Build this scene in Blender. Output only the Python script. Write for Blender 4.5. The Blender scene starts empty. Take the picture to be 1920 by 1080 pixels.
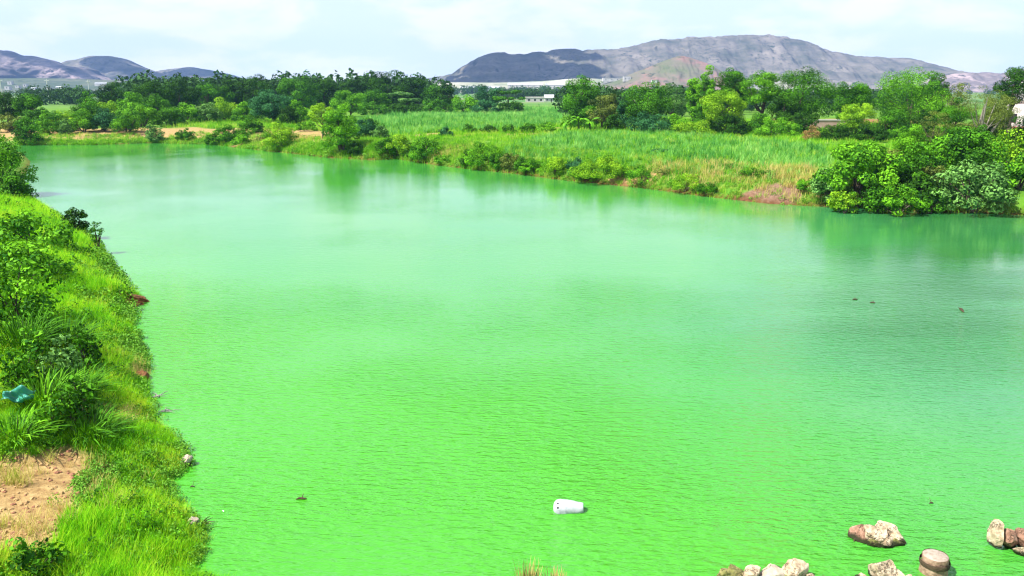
import bpy, bmesh, math, random, re
import numpy as np
from mathutils import Vector, Matrix, noise as mnoise

sc = bpy.context.scene
R = math.radians

# ---------------------------------------------------------------- camera
CAM_H, FPX = 8.0, 1507.0
PITCH = math.atan((540 - 168) / FPX)
cam_d = bpy.data.cameras.new('camera')
cam_d.sensor_width = 36.0
cam_d.lens = 36.0 * FPX / 1920
cam_d.clip_start = 0.1
cam_d.clip_end = 20000
cam = bpy.data.objects.new('camera', cam_d)
cam.location = (0, 0, CAM_H)
cam.rotation_euler = (R(90) - PITCH, 0, 0)
sc.collection.objects.link(cam)
sc.camera = cam

# ---------------------------------------------------------------- sky and sun
SUN_EL, SUN_AZ = R(54), R(-112)            # azimuth from +Y towards +X
to_sun = Vector((math.sin(SUN_AZ) * math.cos(SUN_EL), math.cos(SUN_AZ) * math.cos(SUN_EL), math.sin(SUN_EL)))
world = bpy.data.worlds.new('World')
sc.world = world
world.use_nodes = True
nt = world.node_tree
nt.nodes.clear()
N = nt.nodes.new
out = N('ShaderNodeOutputWorld'); bg = N('ShaderNodeBackground'); sky = N('ShaderNodeTexSky')
sky.sky_type = 'NISHITA'; sky.sun_disc = False
sky.sun_elevation = SUN_EL; sky.sun_rotation = SUN_AZ
sky.air_density = 1.0; sky.dust_density = 0.6; sky.ozone_density = 1.5
tc = N('ShaderNodeTexCoord'); sep = N('ShaderNodeSeparateXYZ')
nt.links.new(tc.outputs['Generated'], sep.inputs[0])
den = N('ShaderNodeMath'); den.operation = 'MAXIMUM'; den.inputs[1].default_value = 0.0
nt.links.new(sep.outputs['Z'], den.inputs[0])
den2 = N('ShaderNodeMath'); den2.operation = 'ADD'; den2.inputs[1].default_value = 0.30
nt.links.new(den.outputs[0], den2.inputs[0])
dx = N('ShaderNodeMath'); dx.operation = 'DIVIDE'
dy = N('ShaderNodeMath'); dy.operation = 'DIVIDE'
for d_, s_ in ((dx, 'X'), (dy, 'Y')):
    nt.links.new(sep.outputs[s_], d_.inputs[0]); nt.links.new(den2.outputs[0], d_.inputs[1])
cmb = N('ShaderNodeCombineXYZ')
nt.links.new(dx.outputs[0], cmb.inputs[0]); nt.links.new(dy.outputs[0], cmb.inputs[1])
cn = N('ShaderNodeTexNoise'); cn.inputs['Scale'].default_value = 2.6; cn.inputs['Detail'].default_value = 6
cn.inputs['Roughness'].default_value = 0.55; cn.inputs['Distortion'].default_value = 0.25
nt.links.new(cmb.outputs[0], cn.inputs['Vector'])
cr = N('ShaderNodeMapRange'); cr.inputs['From Min'].default_value = 0.43; cr.inputs['From Max'].default_value = 0.62
cr.inputs['To Min'].default_value = 0.0; cr.inputs['To Max'].default_value = 0.75
cr.interpolation_type = 'SMOOTHSTEP'
nt.links.new(cn.outputs['Fac'], cr.inputs['Value'])
# pale moisture haze thins out with height above the horizon
hz_ = N('ShaderNodeMapRange'); hz_.inputs['From Min'].default_value = 0.0; hz_.inputs['From Max'].default_value = 0.55
hz_.inputs['To Min'].default_value = 0.95; hz_.inputs['To Max'].default_value = 0.12
nt.links.new(sep.outputs['Z'], hz_.inputs['Value'])
mixh = N('ShaderNodeMix'); mixh.data_type = 'RGBA'; mixh.inputs['B'].default_value = (5.05, 5.8, 6.5, 1)
nt.links.new(hz_.outputs[0], mixh.inputs['Factor']); nt.links.new(sky.outputs[0], mixh.inputs['A'])
mixs = N('ShaderNodeMix'); mixs.data_type = 'RGBA'
mixs.inputs['B'].default_value = (6.6, 6.5, 6.6, 1)
nt.links.new(cr.outputs[0], mixs.inputs['Factor']); nt.links.new(mixh.outputs['Result'], mixs.inputs['A'])
nt.links.new(mixs.outputs['Result'], bg.inputs['Color'])
bg.inputs['Strength'].default_value = 0.095
nt.links.new(bg.outputs[0], out.inputs['Surface'])

sun_d = bpy.data.lights.new('sun', 'SUN'); sun_d.energy = 5.0; sun_d.angle = R(0.5); sun_d.color = (1.0, 0.955, 0.88)
sun = bpy.data.objects.new('sun', sun_d); sc.collection.objects.link(sun)
sun.rotation_euler = to_sun.to_track_quat('Z', 'Y').to_euler()

sc.view_settings.view_transform = 'Standard'; sc.view_settings.look = 'None'
sc.view_settings.exposure = 1.0; sc.view_settings.gamma = 1.0
sc.view_settings.use_curve_mapping = False
sc.render.engine = 'CYCLES'
sc.cycles.use_denoising = True
sc.cycles.max_bounces = 8; sc.cycles.volume_bounces = 1
sc.cycles.transparent_max_bounces = 8
sc.cycles.filter_width = 1.2

# ---------------------------------------------------------------- helpers
C = sc.collection
cp, sp = math.cos(PITCH), math.sin(PITCH)


def ray(px, py):
    a, b = (px - 960) / FPX, (540 - py) / FPX
    return np.array([a, cp + b * sp, -sp + b * cp])


def pix(px, py, z=0.0):
    d = ray(px, py)
    t = (z - CAM_H) / d[2]
    return d[0] * t, d[1] * t


def zat(py, Y):
    d = ray(960, py)
    return CAM_H + Y * d[2] / d[1]


def xat(px, Y, z):
    depth = Y * cp + (CAM_H - z) * sp
    return (px - 960) / FPX * depth


def mpp(Y, z=2.0):                      # metres for one pixel of the 1920 wide photograph
    return (Y * cp + (CAM_H - z) * sp) / FPX


def tag(o, label=None, cat=None, group=None, kind=None):
    if label: o['label'] = label
    if cat: o['category'] = cat
    if group: o['group'] = group
    if kind: o['kind'] = kind
    return o


def empty(name, loc):
    o = bpy.data.objects.new(name, None)
    o.empty_display_size = 0.2
    C.objects.link(o); o.location = loc
    return o


def obj(name, me, mat=None, parent=None, loc=None):
    o = bpy.data.objects.new(name, me)
    C.objects.link(o)
    if mat and not me.materials: me.materials.append(mat)
    if parent: o.parent = parent
    if loc is not None: o.location = loc
    return o


def mesh_np(name, V, F, smooth=False, tint=None):
    V = np.asarray(V, dtype=np.float32); F = np.asarray(F, dtype=np.int32)
    k = F.shape[1]
    me = bpy.data.meshes.new(name)
    me.vertices.add(len(V)); me.vertices.foreach_set('co', V.ravel())
    me.loops.add(F.size); me.loops.foreach_set('vertex_index', F.ravel())
    me.polygons.add(len(F))
    me.polygons.foreach_set('loop_start', np.arange(0, F.size, k, dtype=np.int32))
    me.polygons.foreach_set('loop_total', np.full(len(F), k, dtype=np.int32))
    if smooth: me.polygons.foreach_set('use_smooth', np.ones(len(F), dtype=bool))
    if tint is not None:
        at = me.attributes.new('tint', 'FLOAT', 'POINT')
        at.data.foreach_set('value', np.asarray(tint, dtype=np.float32))
    me.update(calc_edges=True); me.validate()
    return me


def mesh_bm(name, bm, smooth=False):
    me = bpy.data.meshes.new(name)
    bm.normal_update(); bm.to_mesh(me); bm.free()
    if smooth:
        for p in me.polygons: p.use_smooth = True
    return me


def tubes(paths, sides=6):
    """paths: list of (points, radii); one joined mesh of tapered tubes"""
    V, F, n0 = [], [], 0
    for pts, rad in paths:
        pts = [Vector(p) for p in pts]
        m = len(pts)
        for i, p in enumerate(pts):
            t = (pts[min(i + 1, m - 1)] - pts[max(i - 1, 0)]).normalized()
            a = t.cross(Vector((0.31, 0.95, 0.05))).normalized(); b = t.cross(a)
            for k in range(sides):
                g = 2 * math.pi * k / sides
                V.append(p + (a * math.cos(g) + b * math.sin(g)) * rad[i])
        for i in range(m - 1):
            for k in range(sides):
                k2 = (k + 1) % sides
                F.append((n0 + i * sides + k, n0 + i * sides + k2, n0 + (i + 1) * sides + k2, n0 + (i + 1) * sides + k))
        n0 += m * sides
    return np.array([tuple(v) for v in V]), np.array(F)


def box(bm, x0, x1, y0, y1, z0, z1):
    vs = [bm.verts.new(p) for p in ((x0, y0, z0), (x1, y0, z0), (x1, y1, z0), (x0, y1, z0),
                                    (x0, y0, z1), (x1, y0, z1), (x1, y1, z1), (x0, y1, z1))]
    for f in ((0, 3, 2, 1), (4, 5, 6, 7), (0, 1, 5, 4), (1, 2, 6, 5), (2, 3, 7, 6), (3, 0, 4, 7)):
        bm.faces.new([vs[i] for i in f])


def lathe(prof, seg=28):
    V, F = [], []
    for r, z in prof:
        for k in range(seg):
            g = 2 * math.pi * k / seg
            V.append((r * math.cos(g), r * math.sin(g), z))
    for i in range(len(prof) - 1):
        for k in range(seg):
            k2 = (k + 1) % seg
            F.append((i * seg + k, i * seg + k2, (i + 1) * seg + k2, (i + 1) * seg + k))
    return np.array(V), np.array(F)


# ---------------------------------------------------------------- materials
def newmat(name):
    m = bpy.data.materials.new(name); m.use_nodes = True
    m.node_tree.nodes.clear()
    o = m.node_tree.nodes.new('ShaderNodeOutputMaterial')
    return m, m.node_tree, o


def c4(c): return (c[0], c[1], c[2], 1.0)


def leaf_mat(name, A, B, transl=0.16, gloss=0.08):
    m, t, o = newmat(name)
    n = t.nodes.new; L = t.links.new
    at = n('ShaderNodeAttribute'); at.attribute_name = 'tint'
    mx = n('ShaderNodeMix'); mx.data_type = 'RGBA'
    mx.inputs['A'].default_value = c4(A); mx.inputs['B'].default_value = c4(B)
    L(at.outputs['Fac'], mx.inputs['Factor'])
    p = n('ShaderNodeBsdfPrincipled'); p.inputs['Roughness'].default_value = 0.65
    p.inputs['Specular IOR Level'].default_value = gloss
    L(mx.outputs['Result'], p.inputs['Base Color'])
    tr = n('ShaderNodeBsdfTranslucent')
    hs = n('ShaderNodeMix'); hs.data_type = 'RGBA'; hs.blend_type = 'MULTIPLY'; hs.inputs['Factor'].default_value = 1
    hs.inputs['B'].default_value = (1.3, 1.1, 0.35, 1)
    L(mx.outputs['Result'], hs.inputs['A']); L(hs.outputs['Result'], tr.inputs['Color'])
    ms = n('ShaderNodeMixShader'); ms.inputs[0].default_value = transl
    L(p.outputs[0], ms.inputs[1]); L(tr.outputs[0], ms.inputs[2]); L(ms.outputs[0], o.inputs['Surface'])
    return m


def grass_mat(name, cols, scale=0.25, transl=0.35, tip=None):
    """cols: dark, mid, light, patchy over the ground and random per tuft"""
    m, t, o = newmat(name)
    n = t.nodes.new; L = t.links.new
    geo = n('ShaderNodeNewGeometry')
    nz = n('ShaderNodeTexNoise'); nz.inputs['Scale'].default_value = scale; nz.inputs['Detail'].default_value = 4
    nz.inputs['Roughness'].default_value = 0.65
    L(geo.outputs['Position'], nz.inputs['Vector'])
    oi = n('ShaderNodeObjectInfo')
    ma = n('ShaderNodeMath'); ma.operation = 'MULTIPLY_ADD'; ma.inputs[1].default_value = 0.30; ma.inputs[2].default_value = -0.15
    L(oi.outputs['Random'], ma.inputs[0])
    ad = n('ShaderNodeMath'); ad.operation = 'ADD'
    L(ma.outputs[0], ad.inputs[0]); L(nz.outputs['Fac'], ad.inputs[1])
    at = n('ShaderNodeAttribute'); at.attribute_name = 'tint'
    ma2 = n('ShaderNodeMath'); ma2.operation = 'MULTIPLY_ADD'; ma2.inputs[1].default_value = 0.22; ma2.inputs[2].default_value = -0.11
    L(at.outputs['Fac'], ma2.inputs[0])
    ad2 = n('ShaderNodeMath'); ad2.operation = 'ADD'
    L(ad.outputs[0], ad2.inputs[0]); L(ma2.outputs[0], ad2.inputs[1])
    cr = n('ShaderNodeValToRGB')
    e = cr.color_ramp.elements
    e[0].position = 0.28; e[0].color = c4(cols[0]); e[1].position = 0.72; e[1].color = c4(cols[-1])
    for i, c in enumerate(cols[1:-1]):
        el = e.new(0.28 + 0.44 * (i + 1) / (len(cols) - 1)); el.color = c4(c)
    L(ad2.outputs[0], cr.inputs[0])
    p = n('ShaderNodeBsdfPrincipled'); p.inputs['Roughness'].default_value = 0.55
    p.inputs['Specular IOR Level'].default_value = 0.06
    L(cr.outputs[0], p.inputs['Base Color'])
    tr = n('ShaderNodeBsdfTranslucent'); L(cr.outputs[0], tr.inputs['Color'])
    ms = n('ShaderNodeMixShader'); ms.inputs[0].default_value = transl
    L(p.outputs[0], ms.inputs[1]); L(tr.outputs[0], ms.inputs[2]); L(ms.outputs[0], o.inputs['Surface'])
    return m


def noise_mat(name, cols, scale=3.0, rough=0.85, bump=0.0, bscale=None, detail=6, spec=0.25, coord='Object', bdist=0.05):
    m, t, o = newmat(name)
    n = t.nodes.new; L = t.links.new
    tcn = n('ShaderNodeTexCoord')
    nz = n('ShaderNodeTexNoise'); nz.inputs['Scale'].default_value = scale; nz.inputs['Detail'].default_value = detail
    nz.inputs['Roughness'].default_value = 0.65
    L(tcn.outputs[coord], nz.inputs['Vector'])
    cr = n('ShaderNodeValToRGB'); e = cr.color_ramp.elements
    e[0].position = 0.3; e[0].color = c4(cols[0]); e[1].position = 0.7; e[1].color = c4(cols[-1])
    for i, c in enumerate(cols[1:-1]):
        el = e.new(0.3 + 0.4 * (i + 1) / (len(cols) - 1)); el.color = c4(c)
    L(nz.outputs['Fac'], cr.inputs[0])
    p = n('ShaderNodeBsdfPrincipled'); p.inputs['Roughness'].default_value = rough
    p.inputs['Specular IOR Level'].default_value = spec
    L(cr.outputs[0], p.inputs['Base Color'])
    if bump:
        nb = n('ShaderNodeTexNoise'); nb.inputs['Scale'].default_value = bscale or scale * 4; nb.inputs['Detail'].default_value = 8
        L(tcn.outputs[coord], nb.inputs['Vector'])
        bp = n('ShaderNodeBump'); bp.inputs['Strength'].default_value = bump; bp.inputs['Distance'].default_value = bdist
        L(nb.outputs['Fac'], bp.inputs['Height']); L(bp.outputs[0], p.inputs['Normal'])
    L(p.outputs[0], o.inputs['Surface'])
    return m


PAL = dict(
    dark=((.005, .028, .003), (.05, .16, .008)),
    mid=((.009, .055, .004), (.10, .32, .010)),
    bright=((.018, .11, .005), (.20, .52, .016)),
    lime=((.06, .20, .006), (.34, .60, .022)),
    blue=((.006, .045, .014), (.07, .25, .08)),
    yellow=((.14, .25, .015), (.44, .54, .05)),
    olive=((.03, .06, .010), (.24, .32, .055)),
    pale=((.016, .08, .014), (.20, .42, .09)),
)
LM = {k: leaf_mat('leaf_' + k, *v) for k, v in PAL.items()}
BARK = noise_mat('bark', [(.035, .026, .018), (.09, .07, .05), (.16, .13, .10)], 6, 0.9, 0.5)
PALE_BARK = noise_mat('pale_bark', [(.16, .14, .11), (.28, .25, .20), (.38, .34, .28)], 6, 0.9, 0.5)
STEM = noise_mat('green_stem', [(.03, .07, .015), (.07, .13, .03)], 8, 0.7)

# ---------------------------------------------------------------- terrain
left_px = [(345, 1080), (375, 1035), (388, 1000), (352, 960), (312, 930), (318, 900), (352, 872), (335, 832), (292, 792), (276, 742),
           (270, 700), (262, 655), (240, 612), (248, 582), (274, 568), (240, 548), (214, 510), (190, 470), (160, 442),
           (112, 412), (52, 372), (44, 342), (58, 303), (40, 286), (-60, 279), (-300, 276)]
far_px = [(-300, 262), (-60, 268), (60, 272), (170, 272), (280, 268), (400, 271), (480, 281), (560, 289), (620, 296), (700, 300),
          (745, 298), (800, 307), (880, 317), (960, 325), (1060, 338), (1200, 352), (1320, 368), (1440, 382), (1530, 387),
          (1622, 388), (1680, 395), (1850, 400), (1920, 404), (2150, 418)]
left_s = np.array([pix(*p) for p in left_px])
far_s = np.array([pix(*p) for p in far_px])
near_s = np.array([(95, 40), (110, 22), (60, 9.5), (20, 9.2), (6, 10.2), (0.9, 10.9), (0.4, 11.35), (-.3, 10.9), (-2.5, 11.0)])
poly = np.vstack([left_s, far_s, near_s])


def seg_dist(P, line):
    best = np.full(len(P), 1e9)
    for a, b in zip(line[:-1], line[1:]):
        ab = b - a
        t = np.clip(((P - a) @ ab) / (ab @ ab), 0, 1)
        d = np.hypot(*(P - a - t[:, None] * ab).T)
        best = np.minimum(best, d)
    return best


def inside(P, pl):
    x, y = P[:, 0], P[:, 1]
    r = np.zeros(len(P), bool)
    j = len(pl) - 1
    for i in range(len(pl)):
        xi, yi = pl[i]; xj, yj = pl[j]
        c = ((yi > y) != (yj > y)) & (x < (xj - xi) * (y - yi) / (yj - yi + 1e-12) + xi)
        r ^= c
        j = i
    return r


def wob(P, s, seed=0.0):
    x, y = P[:, 0] / s + seed * 1.7, P[:, 1] / s + seed * 2.3
    return (np.sin(x * 1.0 + 1.3 * np.sin(y * 0.7)) + np.sin(y * 1.27 + 1.1 * np.sin(x * 0.8 + 2)) +
            0.5 * np.sin(2.3 * x - 1.9 * y + 0.7) + 0.5 * np.sin(1.7 * x + 2.6 * y)) / 3.0


sand_s = far_s[:7]
grass_far_s = far_s[6:]


def shore(P):
    dl, ds, df = seg_dist(P, left_s), seg_dist(P, sand_s), seg_dist(P, grass_far_s)
    dn = seg_dist(P, np.vstack([far_s[-1:], near_s, left_s[:1]]))
    return dl, ds, df, dn


def ground(P):
    P = np.asarray(P, float).reshape(-1, 2)
    dl, ds, df, dn = shore(P)
    d = np.minimum(np.minimum(dl, ds), np.minimum(df, dn))
    w = [1 / (q * q + 1.0) for q in (dl, ds, df, dn)]
    W = sum(w)
    zm = (w[0] * 1.7 + w[1] * 2.0 + w[2] * 2.0 + w[3] * 1.6) / W
    Lq = (w[0] * 4.0 + w[1] * 10.0 + w[2] * 2.3 + w[3] * 5.0) / W
    ins = inside(P, poly)
    bump = wob(P, 1.1) * 0.10 + wob(P, 4.0, 3) * 0.18
    z = zm * (1 - np.exp(-d / Lq)) + bump * np.clip(d / 2, 0, 1) * np.where(P[:, 1] > 160, 0.4, 1)
    z = np.maximum(z, 0.03 + 0.02 * d.clip(0, 3))
    return np.where(ins, np.maximum(-1.3, -0.05 - d * 0.35), z), np.where(ins, -d, d)


def gz(x, y): return float(ground([(x, y)])[0][0])


def gpix(px, py):
    """where the pixel's ray meets the terrain"""
    d = ray(px, py)
    t = np.concatenate([np.linspace(8, 80, 900), np.linspace(80, 400, 1600)])
    P = np.outer(t, d)
    z, _ = ground(P[:, :2])
    hit = np.argmax(CAM_H + P[:, 2] < np.maximum(z, 0))
    return P[hit, 0], P[hit, 1], max(float(z[hit]), 0.0)


def axis(*spans):
    a = []
    for lo, hi, st in spans: a.append(np.arange(lo, hi, st))
    return np.concatenate(a)


gx = np.concatenate([-np.geomspace(3600, 76, 34), axis((-75, -32, .7), (-32, 45, .35), (45, 62, .8)), np.geomspace(62, 3600, 38)])
gy = np.concatenate([np.linspace(-900, -60, 8), axis((-40, 6, 6), (6, 72, .35), (72, 150, .65)), np.geomspace(150, 4000, 70)])
GX, GY = np.meshgrid(gx, gy)
P = np.column_stack([GX.ravel(), GY.ravel()])
Z, D = ground(P)
dl, ds, df, dn = shore(P)
V = np.column_stack([P, Z])
nx, ny = len(gx), len(gy)
ii = (np.arange(ny - 1)[:, None] * nx + np.arange(nx - 1)[None, :]).ravel()
F = np.column_stack([ii, ii + 1, ii + nx + 1, ii + nx])


_gp = {}


def ell(P, px, py, z, rx, ry):
    if (px, py) not in _gp: _gp[(px, py)] = gpix(px, py)[:2]
    cx, cy = _gp[(px, py)]
    q = np.hypot((P[:, 0] - cx) / rx, (P[:, 1] - cy) / ry) + 0.35 * wob(P, 0.5 * min(rx, ry), px * .01)
    return np.clip((1.15 - q) / 0.3, 0, 1)


patch_l = np.maximum(ell(P, 62, 935, 1.3, 1.35, 1.7), ell(P, 45, 1010, 1.3, .55, .6))
patch_l = np.maximum(patch_l, ell(P, 180, 775, 0.9, .45, .6))
sandm = np.clip((D - 2.2) / 1.2, 0, 1) * np.clip((16 - ds + 2.5 * wob(P, 3)) / 3, 0, 1) * (P[:, 1] > 90) * np.clip(1.3 - np.abs(wob(P, 2.2, 5)), 0, 1)
for a in ((840, 253, 1.6, 5, 3.5), (620, 243, 1.6, 7, 5), (560, 262, 1.0, 5, 4), (1210, 330, .9, 4, 2), (1030, 243, 2, 5, 2.2), (940, 252, 2, 6, 2), (1360, 246, 2, 3, 2), (490, 262, 1, 4, 4)):
    sandm = np.maximum(sandm, ell(P, *a))
redm = np.zeros(len(P))
for a in ((1810, 238, 2, 14, 11), (1910, 240, 2, 10, 10), (1520, 229, 2, 12, 14), (1640, 228, 2, 10, 12)):
    redm = np.maximum(redm, ell(P, *a))
pinkm = np.maximum(ell(P, 1458, 362, .7, 1.7, 1.3), ell(P, 1400, 372, .3, 2, .7))
mudm = np.maximum(ell(P, 262, 568, .1, .7, .45), ell(P, 262, 705, .2, .35, .6))
mudm = np.maximum(mudm, np.clip(1.25 - D / (.45 + .25 * wob(P, .9, 4)), 0, .85) * (D > -1))      # wet margin along the waterline
gme = mesh_np('ground', V, F, smooth=True)
for nm, val in (('sand', np.maximum(sandm, patch_l)), ('red', redm), ('pink', pinkm), ('mud', mudm)):
    a = gme.attributes.new(nm, 'FLOAT', 'POINT'); a.data.foreach_set('value', val.astype(np.float32))

m, t, o = newmat('ground_mat'); n = t.nodes.new; L = t.links.new
geo = n('ShaderNodeNewGeometry')


def tnoise(t, vec, scale, detail=5, rough=.6):
    q = t.nodes.new('ShaderNodeTexNoise'); q.inputs['Scale'].default_value = scale
    q.inputs['Detail'].default_value = detail; q.inputs['Roughness'].default_value = rough
    t.links.new(vec, q.inputs['Vector'])
    return q


def ramp(t, fac, stops):
    q = t.nodes.new('ShaderNodeValToRGB'); e = q.color_ramp.elements
    e[0].position, e[0].color = stops[0][0], c4(stops[0][1]); e[1].position, e[1].color = stops[-1][0], c4(stops[-1][1])
    for p_, c_ in stops[1:-1]:
        el = e.new(p_); el.color = c4(c_)
    t.links.new(fac, q.inputs[0])
    return q.outputs[0]


def mix(t, fac, a, b):
    q = t.nodes.new('ShaderNodeMix'); q.data_type = 'RGBA'
    t.links.new(fac, q.inputs['Factor'])
    for s_, v in (('A', a), ('B', b)):
        if isinstance(v, tuple): q.inputs[s_].default_value = c4(v)
        else: t.links.new(v, q.inputs[s_])
    return q.outputs['Result']


def attr(t, name):
    q = t.nodes.new('ShaderNodeAttribute'); q.attribute_name = name
    return q.outputs['Fac']


pos = geo.outputs['Position']
n1 = tnoise(t, pos, 0.35); n2 = tnoise(t, pos, 4.0, 6, .7); n3 = tnoise(t, pos, 0.012, 4)
base = ramp(t, n1.outputs['Fac'], [(.3, (.05, .13, .012)), (.5, (.09, .22, .018)), (.72, (.16, .24, .04))])
far_c = ramp(t, n3.outputs['Fac'], [(.35, (.05, .16, .03)), (.5, (.10, .20, .06)), (.65, (.22, .22, .12))])
sx = n('ShaderNodeSeparateXYZ'); L(pos, sx.inputs[0])
fr = n('ShaderNodeMapRange'); fr.inputs['From Min'].default_value = 260; fr.inputs['From Max'].default_value = 420
L(sx.outputs['Y'], fr.inputs['Value'])
base = mix(t, fr.outputs[0], base, far_c)
sandc = ramp(t, n2.outputs['Fac'], [(.3, (.20, .11, .045)), (.5, (.36, .24, .10)), (.72, (.50, .37, .17))])
redc = ramp(t, n2.outputs['Fac'], [(.3, (.20, .055, .035)), (.6, (.32, .11, .085)), (.8, (.42, .22, .14))])
pinkc = ramp(t, n2.outputs['Fac'], [(.3, (.12, .065, .04)), (.7, (.27, .17, .12))])
mudc = ramp(t, n2.outputs['Fac'], [(.3, (.05, .02, .008)), (.7, (.15, .06, .02))])
for nm, col in (('sand', sandc), ('red', redc), ('pink', pinkc), ('mud', mudc)):
    base = mix(t, attr(t, nm), base, col)
p = n('ShaderNodeBsdfPrincipled'); p.inputs['Roughness'].default_value = 0.95; p.inputs['Specular IOR Level'].default_value = 0.1
L(base, p.inputs['Base Color'])
bp = n('ShaderNodeBump'); bp.inputs['Strength'].default_value = 0.8; bp.inputs['Distance'].default_value = 0.08
L(n2.outputs['Fac'], bp.inputs['Height']); L(bp.outputs[0], p.inputs['Normal'])
L(p.outputs[0], o.inputs['Surface'])
tag(obj('ground', gme, m), kind='structure')

# ---------------------------------------------------------------- water
wx = np.concatenate([[-240., -160, -120], np.arange(-95, 62, 1.0), [80., 110, 160]]); wy = np.concatenate([[4.], np.arange(8, 60, .8), np.arange(60, 142, 2.0), [170.]])
WX, WY = np.meshgrid(wx, wy); WP = np.column_stack([WX.ravel(), WY.ravel()]); nwx, nwy = len(wx), len(wy)
wi = (np.arange(nwy - 1)[:, None] * nwx + np.arange(nwx - 1)[None, :]).ravel()
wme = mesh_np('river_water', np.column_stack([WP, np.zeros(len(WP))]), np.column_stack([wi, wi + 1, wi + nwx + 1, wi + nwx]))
# floating algae gathers in the shallows of the near and the left shore
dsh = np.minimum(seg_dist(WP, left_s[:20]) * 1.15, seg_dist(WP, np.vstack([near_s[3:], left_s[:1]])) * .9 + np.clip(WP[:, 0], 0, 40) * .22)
alg_sheen = np.exp(-np.maximum(dsh + np.clip(WP[:, 1] - 17, 0, 60) * .45 - 1, 0) / 9.0)
# light and dark painted in: bright open middle, darker right-hand side of the river
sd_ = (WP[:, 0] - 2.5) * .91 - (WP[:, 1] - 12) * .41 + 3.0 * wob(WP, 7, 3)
alg_sheen = .62 * alg_sheen + .38 * np.clip(.5 - sd_ / 12, 0, 1)
at_ = wme.attributes.new('algae_sheen', 'FLOAT', 'POINT'); at_.data.foreach_set('value', alg_sheen.astype(np.float32))
m, t, o = newmat('algae_water'); n = t.nodes.new; L = t.links.new
geo = n('ShaderNodeNewGeometry'); pos = geo.outputs['Position']
mp = n('ShaderNodeMapping'); mp.inputs['Scale'].default_value = (0.6, 1.0, 1); L(pos, mp.inputs['Vector'])
a1 = tnoise(t, mp.outputs[0], 0.075, 3, .5)
a2 = tnoise(t, mp.outputs[0], 0.5, 4, .6)
mp3 = n('ShaderNodeMapping'); mp3.inputs['Scale'].default_value = (0.25, 1.3, 1); mp3.inputs['Rotation'].default_value = (0, 0, R(-14)); L(pos, mp3.inputs['Vector'])
a3 = tnoise(t, mp3.outputs[0], 0.35, 5, .65)                                   # wind-drawn scum lanes
am = n('ShaderNodeMath'); am.operation = 'MULTIPLY_ADD'; am.inputs[1].default_value = 0.34; L(a1.outputs['Fac'], am.inputs[0]); L(attr(t, 'algae_sheen'), am.inputs[2])
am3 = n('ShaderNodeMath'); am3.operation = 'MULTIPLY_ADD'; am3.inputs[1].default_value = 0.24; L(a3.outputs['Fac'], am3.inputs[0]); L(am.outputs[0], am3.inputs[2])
wc = ramp(t, am3.outputs[0], [(.20, (.018, .115, .024)), (.42, (.044, .235, .066)), (.62, (.048, .275, .042)), (1.0, (.056, .315, .014))])  # bluish mint stop paints sky reflection into the open water's base colour
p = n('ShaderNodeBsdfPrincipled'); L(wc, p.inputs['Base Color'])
p.inputs['Roughness'].default_value = 0.035; p.inputs['IOR'].default_value = 1.66
mp2 = n('ShaderNodeMapping'); mp2.inputs['Scale'].default_value = (1.0, 2.4, 1); mp2.inputs['Rotation'].default_value = (0, 0, R(8)); L(pos, mp2.inputs['Vector'])
w1 = tnoise(t, mp2.outputs[0], 3.2, 3, .55); w2 = tnoise(t, mp2.outputs[0], 0.9, 2, .5)
ms_ = tnoise(t, pos, 0.09, 2, .5)
mr = n('ShaderNodeMapRange'); mr.inputs['From Min'].default_value = .38; mr.inputs['From Max'].default_value = .62
mr.inputs['To Min'].default_value = .35; mr.inputs['To Max'].default_value = 1.0; L(ms_.outputs['Fac'], mr.inputs['Value'])
# the wind dies out under the far bank: calm water beyond about 40 m
s2 = n('ShaderNodeSeparateXYZ'); L(pos, s2.inputs[0])
calm = n('ShaderNodeMapRange'); calm.inputs['From Min'].default_value = 14; calm.inputs['From Max'].default_value = 36
calm.inputs['To Min'].default_value = 1.0; calm.inputs['To Max'].default_value = 0.10; L(s2.outputs['Y'], calm.inputs['Value'])
mm = n('ShaderNodeMath'); mm.operation = 'MULTIPLY'; L(mr.outputs[0], mm.inputs[0]); L(calm.outputs[0], mm.inputs[1])
ws = n('ShaderNodeMath'); ws.operation = 'MULTIPLY_ADD'; ws.inputs[1].default_value = 0.6; L(w2.outputs['Fac'], ws.inputs[0]); L(w1.outputs['Fac'], ws.inputs[2])
wh = n('ShaderNodeMath'); wh.operation = 'MULTIPLY'; L(ws.outputs[0], wh.inputs[0]); L(mm.outputs[0], wh.inputs[1])
bp = n('ShaderNodeBump'); bp.inputs['Strength'].default_value = 1.0; bp.inputs['Distance'].default_value = 0.13
L(wh.outputs[0], bp.inputs['Height']); L(bp.outputs[0], p.inputs['Normal'])
L(p.outputs[0], o.inputs['Surface'])
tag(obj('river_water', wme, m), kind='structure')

# ---------------------------------------------------------------- hills


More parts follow.
